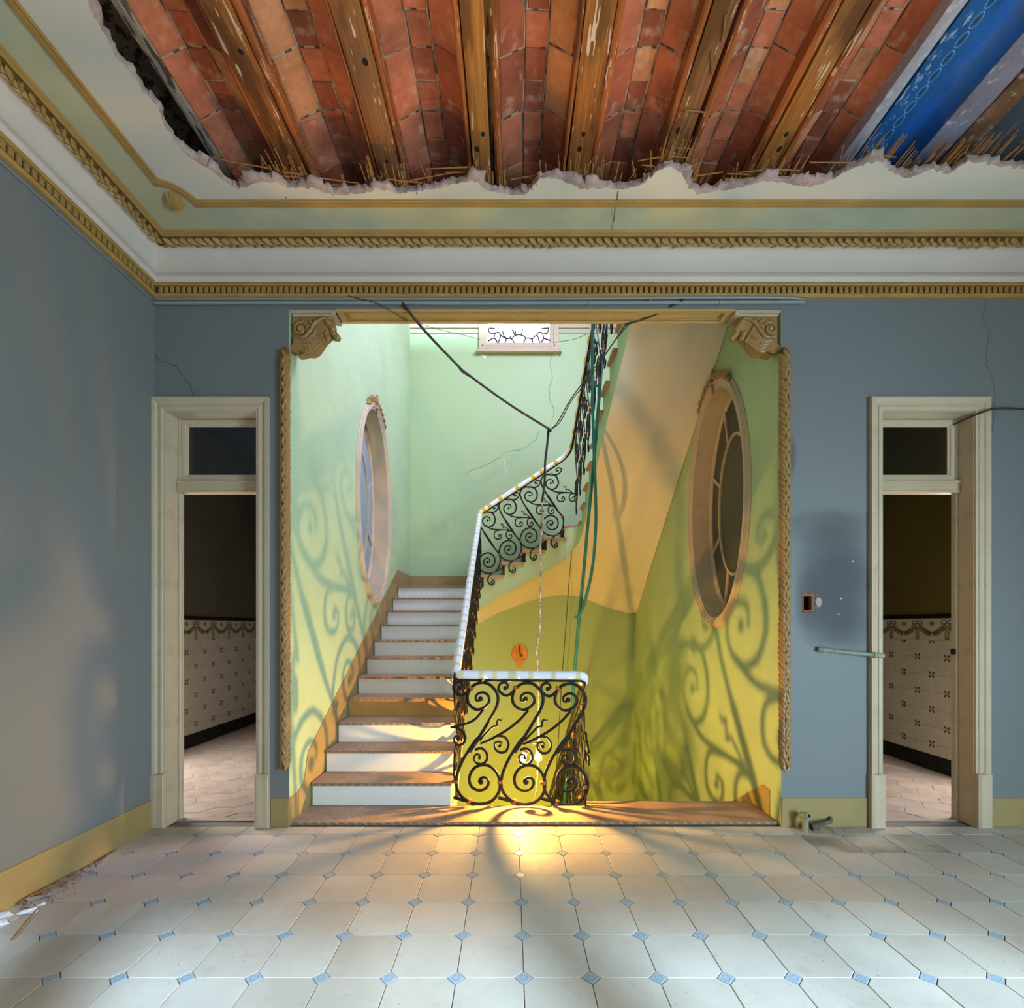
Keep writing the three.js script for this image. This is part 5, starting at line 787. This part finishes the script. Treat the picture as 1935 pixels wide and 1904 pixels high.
{
  const U = V(0.21, 0.355, EYE.z - 3.74);
  const o = tag(group('hanging_cable'), 'long taped pale cable hanging from the junction down to the bulbs', 'cable');
  const A = [[1036, 818], [1034, 840], [1030, 875], [1029, 912], [1024, 950]], B = [[1024, 948], [1026, 985], [1021, 1030], [1022, 1075], [1021, 1130], [1020, 1190], [1014, 1226], [1016, 1250], [1018, 1300], [1018, 1360], [1019, 1400]];
  mesh('dark_cord', tube(A.map((p) => at(...p, 3.74)), 0.0085, 8, 40), M.cable, o);
  mesh('pale_cord', tube(B.map((p, i) => at(...p, 3.74)), 0.0078, 8, 90), M.paleCable, o);
  for (const [p, s] of [[[1026, 985], 1], [[1021, 1035], 0.8], [[1014, 1228], 0.9], [[1016, 1246], 1.1]]) mesh('tape_knot', new THREE.SphereGeometry(0.012 * s, 8, 6).scale(0.9, 1.8, 0.9).translate(...at(...p, 3.74).toArray()), M.paleCable, o);
  const bulbProfile = [[0.0001, -0.058], [0.012, -0.0565], [0.022, -0.051], [0.028, -0.042], [0.0305, -0.03], [0.029, -0.018], [0.024, -0.005], [0.018, 0.006], [0.0145, 0.016], [0.0135, 0.024]];
  const lampOf = (name, pos, tilt, glass, label) => {
    const b = group(name); tag(b, label, 'light bulb'); b.position.copy(pos); b.rotation.z = tilt;
    mesh('bulb_glass', lathe(bulbProfile, 24), glass, b);
    mesh('socket', lathe([[0.0001, 0.06], [0.01, 0.06], [0.015, 0.056], [0.016, 0.024], [0.0135, 0.022]], 16), M.copper, b);
    return b;
  };
  const unlit = lampOf('light_bulb', V(0.207, 0.328, EYE.z - 3.74), 0.05, std({ color: lin('#f4e6cc'), roughness: 0.2, transmission: 0.6, thickness: 0 }), 'clear unlit light bulb hanging right of the glowing bulb');
  const lit = lampOf('light_bulb', BULB.clone().add(V(0.012, 0.026, 0)), -0.5, std({ color: lin('#fff2d8'), emissive: new THREE.Color(1.0, 0.78, 0.42), emissiveIntensity: 14, roughness: 0.5 }), 'glowing bulb behind the front iron scrolls of the railing');
  lampOf('light_bulb', LOWER.clone().add(V(0, 0.028, 0)), 0, std({ color: lin('#fff2d8'), emissive: new THREE.Color(1.0, 0.78, 0.42), emissiveIntensity: 14, roughness: 0.5 }), 'glowing bulb one floor down at the foot of the stairwell');
  cable('wire', [LOWER.clone().add(V(0, 0.086, 0)), V(0.14, -0.9, -1.6), V(0.17, -0.3, -0.9), V(0.2, 0.1, -0.6), V(0.207, 0.385, EYE.z - 3.745)], 0.004, M.paleCable, 'pale wire running down the well to the lowest bulb', 'wire');
  cable('wire', [at(1017, 1395, 3.7), at(1013, 1404, 3.66), at(1000, 1402, 3.63), V(BULB.x + 0.07, 0.43, BULB.z - 0.01), V(BULB.x + 0.05, 0.405, BULB.z)], 0.0035, M.paleCable, 'short twisted wire joining the glowing bulb to the hanging cable', 'wire');
}
cable('wire', [at(1081, 1032, 6.4), at(1076, 1090, 6.3), at(1068, 1200, 6.3), at(1062, 1280, 6.3), at(1055, 1400, 6.3), at(1048, 1500, 6.3), at(1046, 1560, 6.3)], 0.0046, M.cable, 'thin dark wire hanging straight down the middle of the well', 'wire');
{
  const o = tag(group('hose'), 'green hose hanging double in the stairwell beside the upper railing', 'hose'), D = 4.6;
  mesh('strand', tube([[1120, 470], [1120, 612], [1119, 700], [1120, 770], [1122, 840], [1125, 920], [1126, 985], [1121, 1060], [1112, 1110], [1098, 1155], [1089, 1168], [1086, 1164]].map((p) => at(...p, D)), 0.0145, 10, 120), M.teal, o);
  mesh('strand', tube([[1148, 470], [1142, 612], [1136, 700], [1128, 800], [1119, 905], [1110, 1000], [1103, 1080], [1095, 1160], [1085, 1275], [1078, 1400], [1070, 1480], [1062, 1580]].map((p, i) => at(...p, D + 0.05)), 0.0155, 10, 120), M.teal, o);
}
cable('wire', [V(-1.05, 3.43, 0.035), at(712, 573, 3.15), at(740, 588, 3.19), at(770, 606, 3.28)], 0.0022, M.cable, 'hair thin wire drooping across the upper left of the opening', 'wire');
cable('wire', [at(778, 606, 6.998), at(828, 622, 6.9), at(880, 634, 6.9), at(907, 641, 6.97)], 0.003, M.cable, 'thin wire sagging left of the stained glass window', 'wire');
cable('wire', [at(1045, 647, 6.85), at(1080, 642, 6.7), at(1105, 633, 6.3), at(1118, 626, 6.0)], 0.003, M.cable, 'thin wire sagging right of the stained glass window', 'wire');
cable('cable', [V(XR - 0.01, 2.69, 0.02), V(3.5, 2.705, 0.012), V(3.1, 2.7, 0.04), V(3.03, 2.68, 0.04), V(2.985, 2.665, -0.06), V(2.97, 2.655, -0.1)], 0.006, M.cable, 'dark cable running over the right door casing to the wall edge');

// ---------------------------------------------------------------- rubble in the left corner
{
  const chunk = (r, h, s) => { const p = []; for (let i = 0; i < 14; i++) { const a = rr(0, 6.283), k = rr(0.75, 1); p.push(V(Math.cos(a) * r * k, rr(0, 1) < 0.5 ? 0 : h * rr(0.7, 1), Math.sin(a) * r * k * s)); } return uvw(new ConvexGeometry(p)); };
  const white = mottled(0xd9d2d2, 0.1, 0.2, 0.9, { seed: 150 });
  const put = (px, py, r, h, s, turn, tilt, m, label) => { const D = FPX * 1.3 / (py - 1184), o = mesh('plaster_chunk', chunk(r, h, s), m); o.position.set((px - 966) * D / FPX, 0.001, EYE.z - D); o.rotation.set(tilt, turn, 0); return tag(o, label, 'plaster', 'fallen plaster chunks'); };
  put(78, 1697, 0.055, 0.022, 0.5, 0.6, 0.12, M.rawPlaster, 'largest flat pink plaster chunk leaning against the left skirting');
  put(50, 1728, 0.042, 0.02, 0.55, 0.8, 0.1, white, 'pale lavender plaster flake lying apart on the corner floor');
  put(6, 1733, 0.04, 0.02, 0.6, 0.2, 0, white, 'plaster chunk cut by left image edge beside the skirting');
  put(6, 1746, 0.03, 0.014, 0.6, 0.1, 0, white, 'small white chunk at the bottom left of rubble');
  put(50, 1716, 0.03, 0.016, 0.6, 1.0, 0.1, M.rawPlaster, 'small pink chunk between two larger plaster pieces');
  put(78, 1710, 0.022, 0.012, 0.7, 0.5, 0, white, 'small pale crumb under the largest plaster chunk');
  const stick = (pa, pb, r, label) => { const f = ([px, py]) => { const D = FPX * 1.3 / (py - 1184); return V((px - 966) * D / FPX, 0.012, EYE.z - D); }, A = f(pa), B = f(pb); A.x = Math.max(A.x, XL + 0.015); B.x = Math.max(B.x, XL + 0.015); return tag(mesh('cane', tube([A, A.clone().lerp(B, 0.5).add(V(0, 0.003, 0)), B], r, 6), M.cane), label, 'cane', 'fallen canes'); };
  stick([32, 1710], [152, 1654], 0.004, 'long cane lying along the left skirting'); stick([22, 1780], [70, 1722], 0.0036, 'cane lying across the corner floor pointing at the viewer'); stick([30, 1706], [84, 1686], 0.0045, 'broken cane half under the largest plaster chunk');
  const bits = []; for (let i = 0; i < 420; i++) { const t = Math.pow(rnd(), 0.8), D = lerp(2.28, 2.85, rnd()), z = EYE.z - D, x = XL + 0.012 + Math.abs(rr(-1, 1) * rr(0, 1)) * 0.22 * smooth(2.9, 2.3, D), r = rr(0.0015, 0.006); bits.push(new THREE.TetrahedronGeometry(r, 0).rotateY(rr(0, 6)).rotateX(rr(0, 6)).translate(x, r * 0.4, z)); }
  for (let i = 0; i < 90; i++) { const r = rr(0.001, 0.003); bits.push(new THREE.TetrahedronGeometry(r, 0).rotateY(rr(0, 6)).translate(rr(-2.2, 3), r * 0.4, rr(0.02, 1.4))); }
  for (let i = 0; i < 110; i++) { const r = rr(0.0015, 0.0045); bits.push(new THREE.TetrahedronGeometry(r, 0).rotateX(rr(0, 6)).translate(rr(1.78, 2.25), r * 0.4, 0.015 + Math.abs(rr(-1, 1) * rr(0, 1)) * 0.1)); }
  tag(mesh('plaster_crumbs', bits, M.rawPlaster), 'plaster crumbs and dust scattered on the floor', 'crumbs', null, 'stuff');
}
renderer.render(scene, camera);
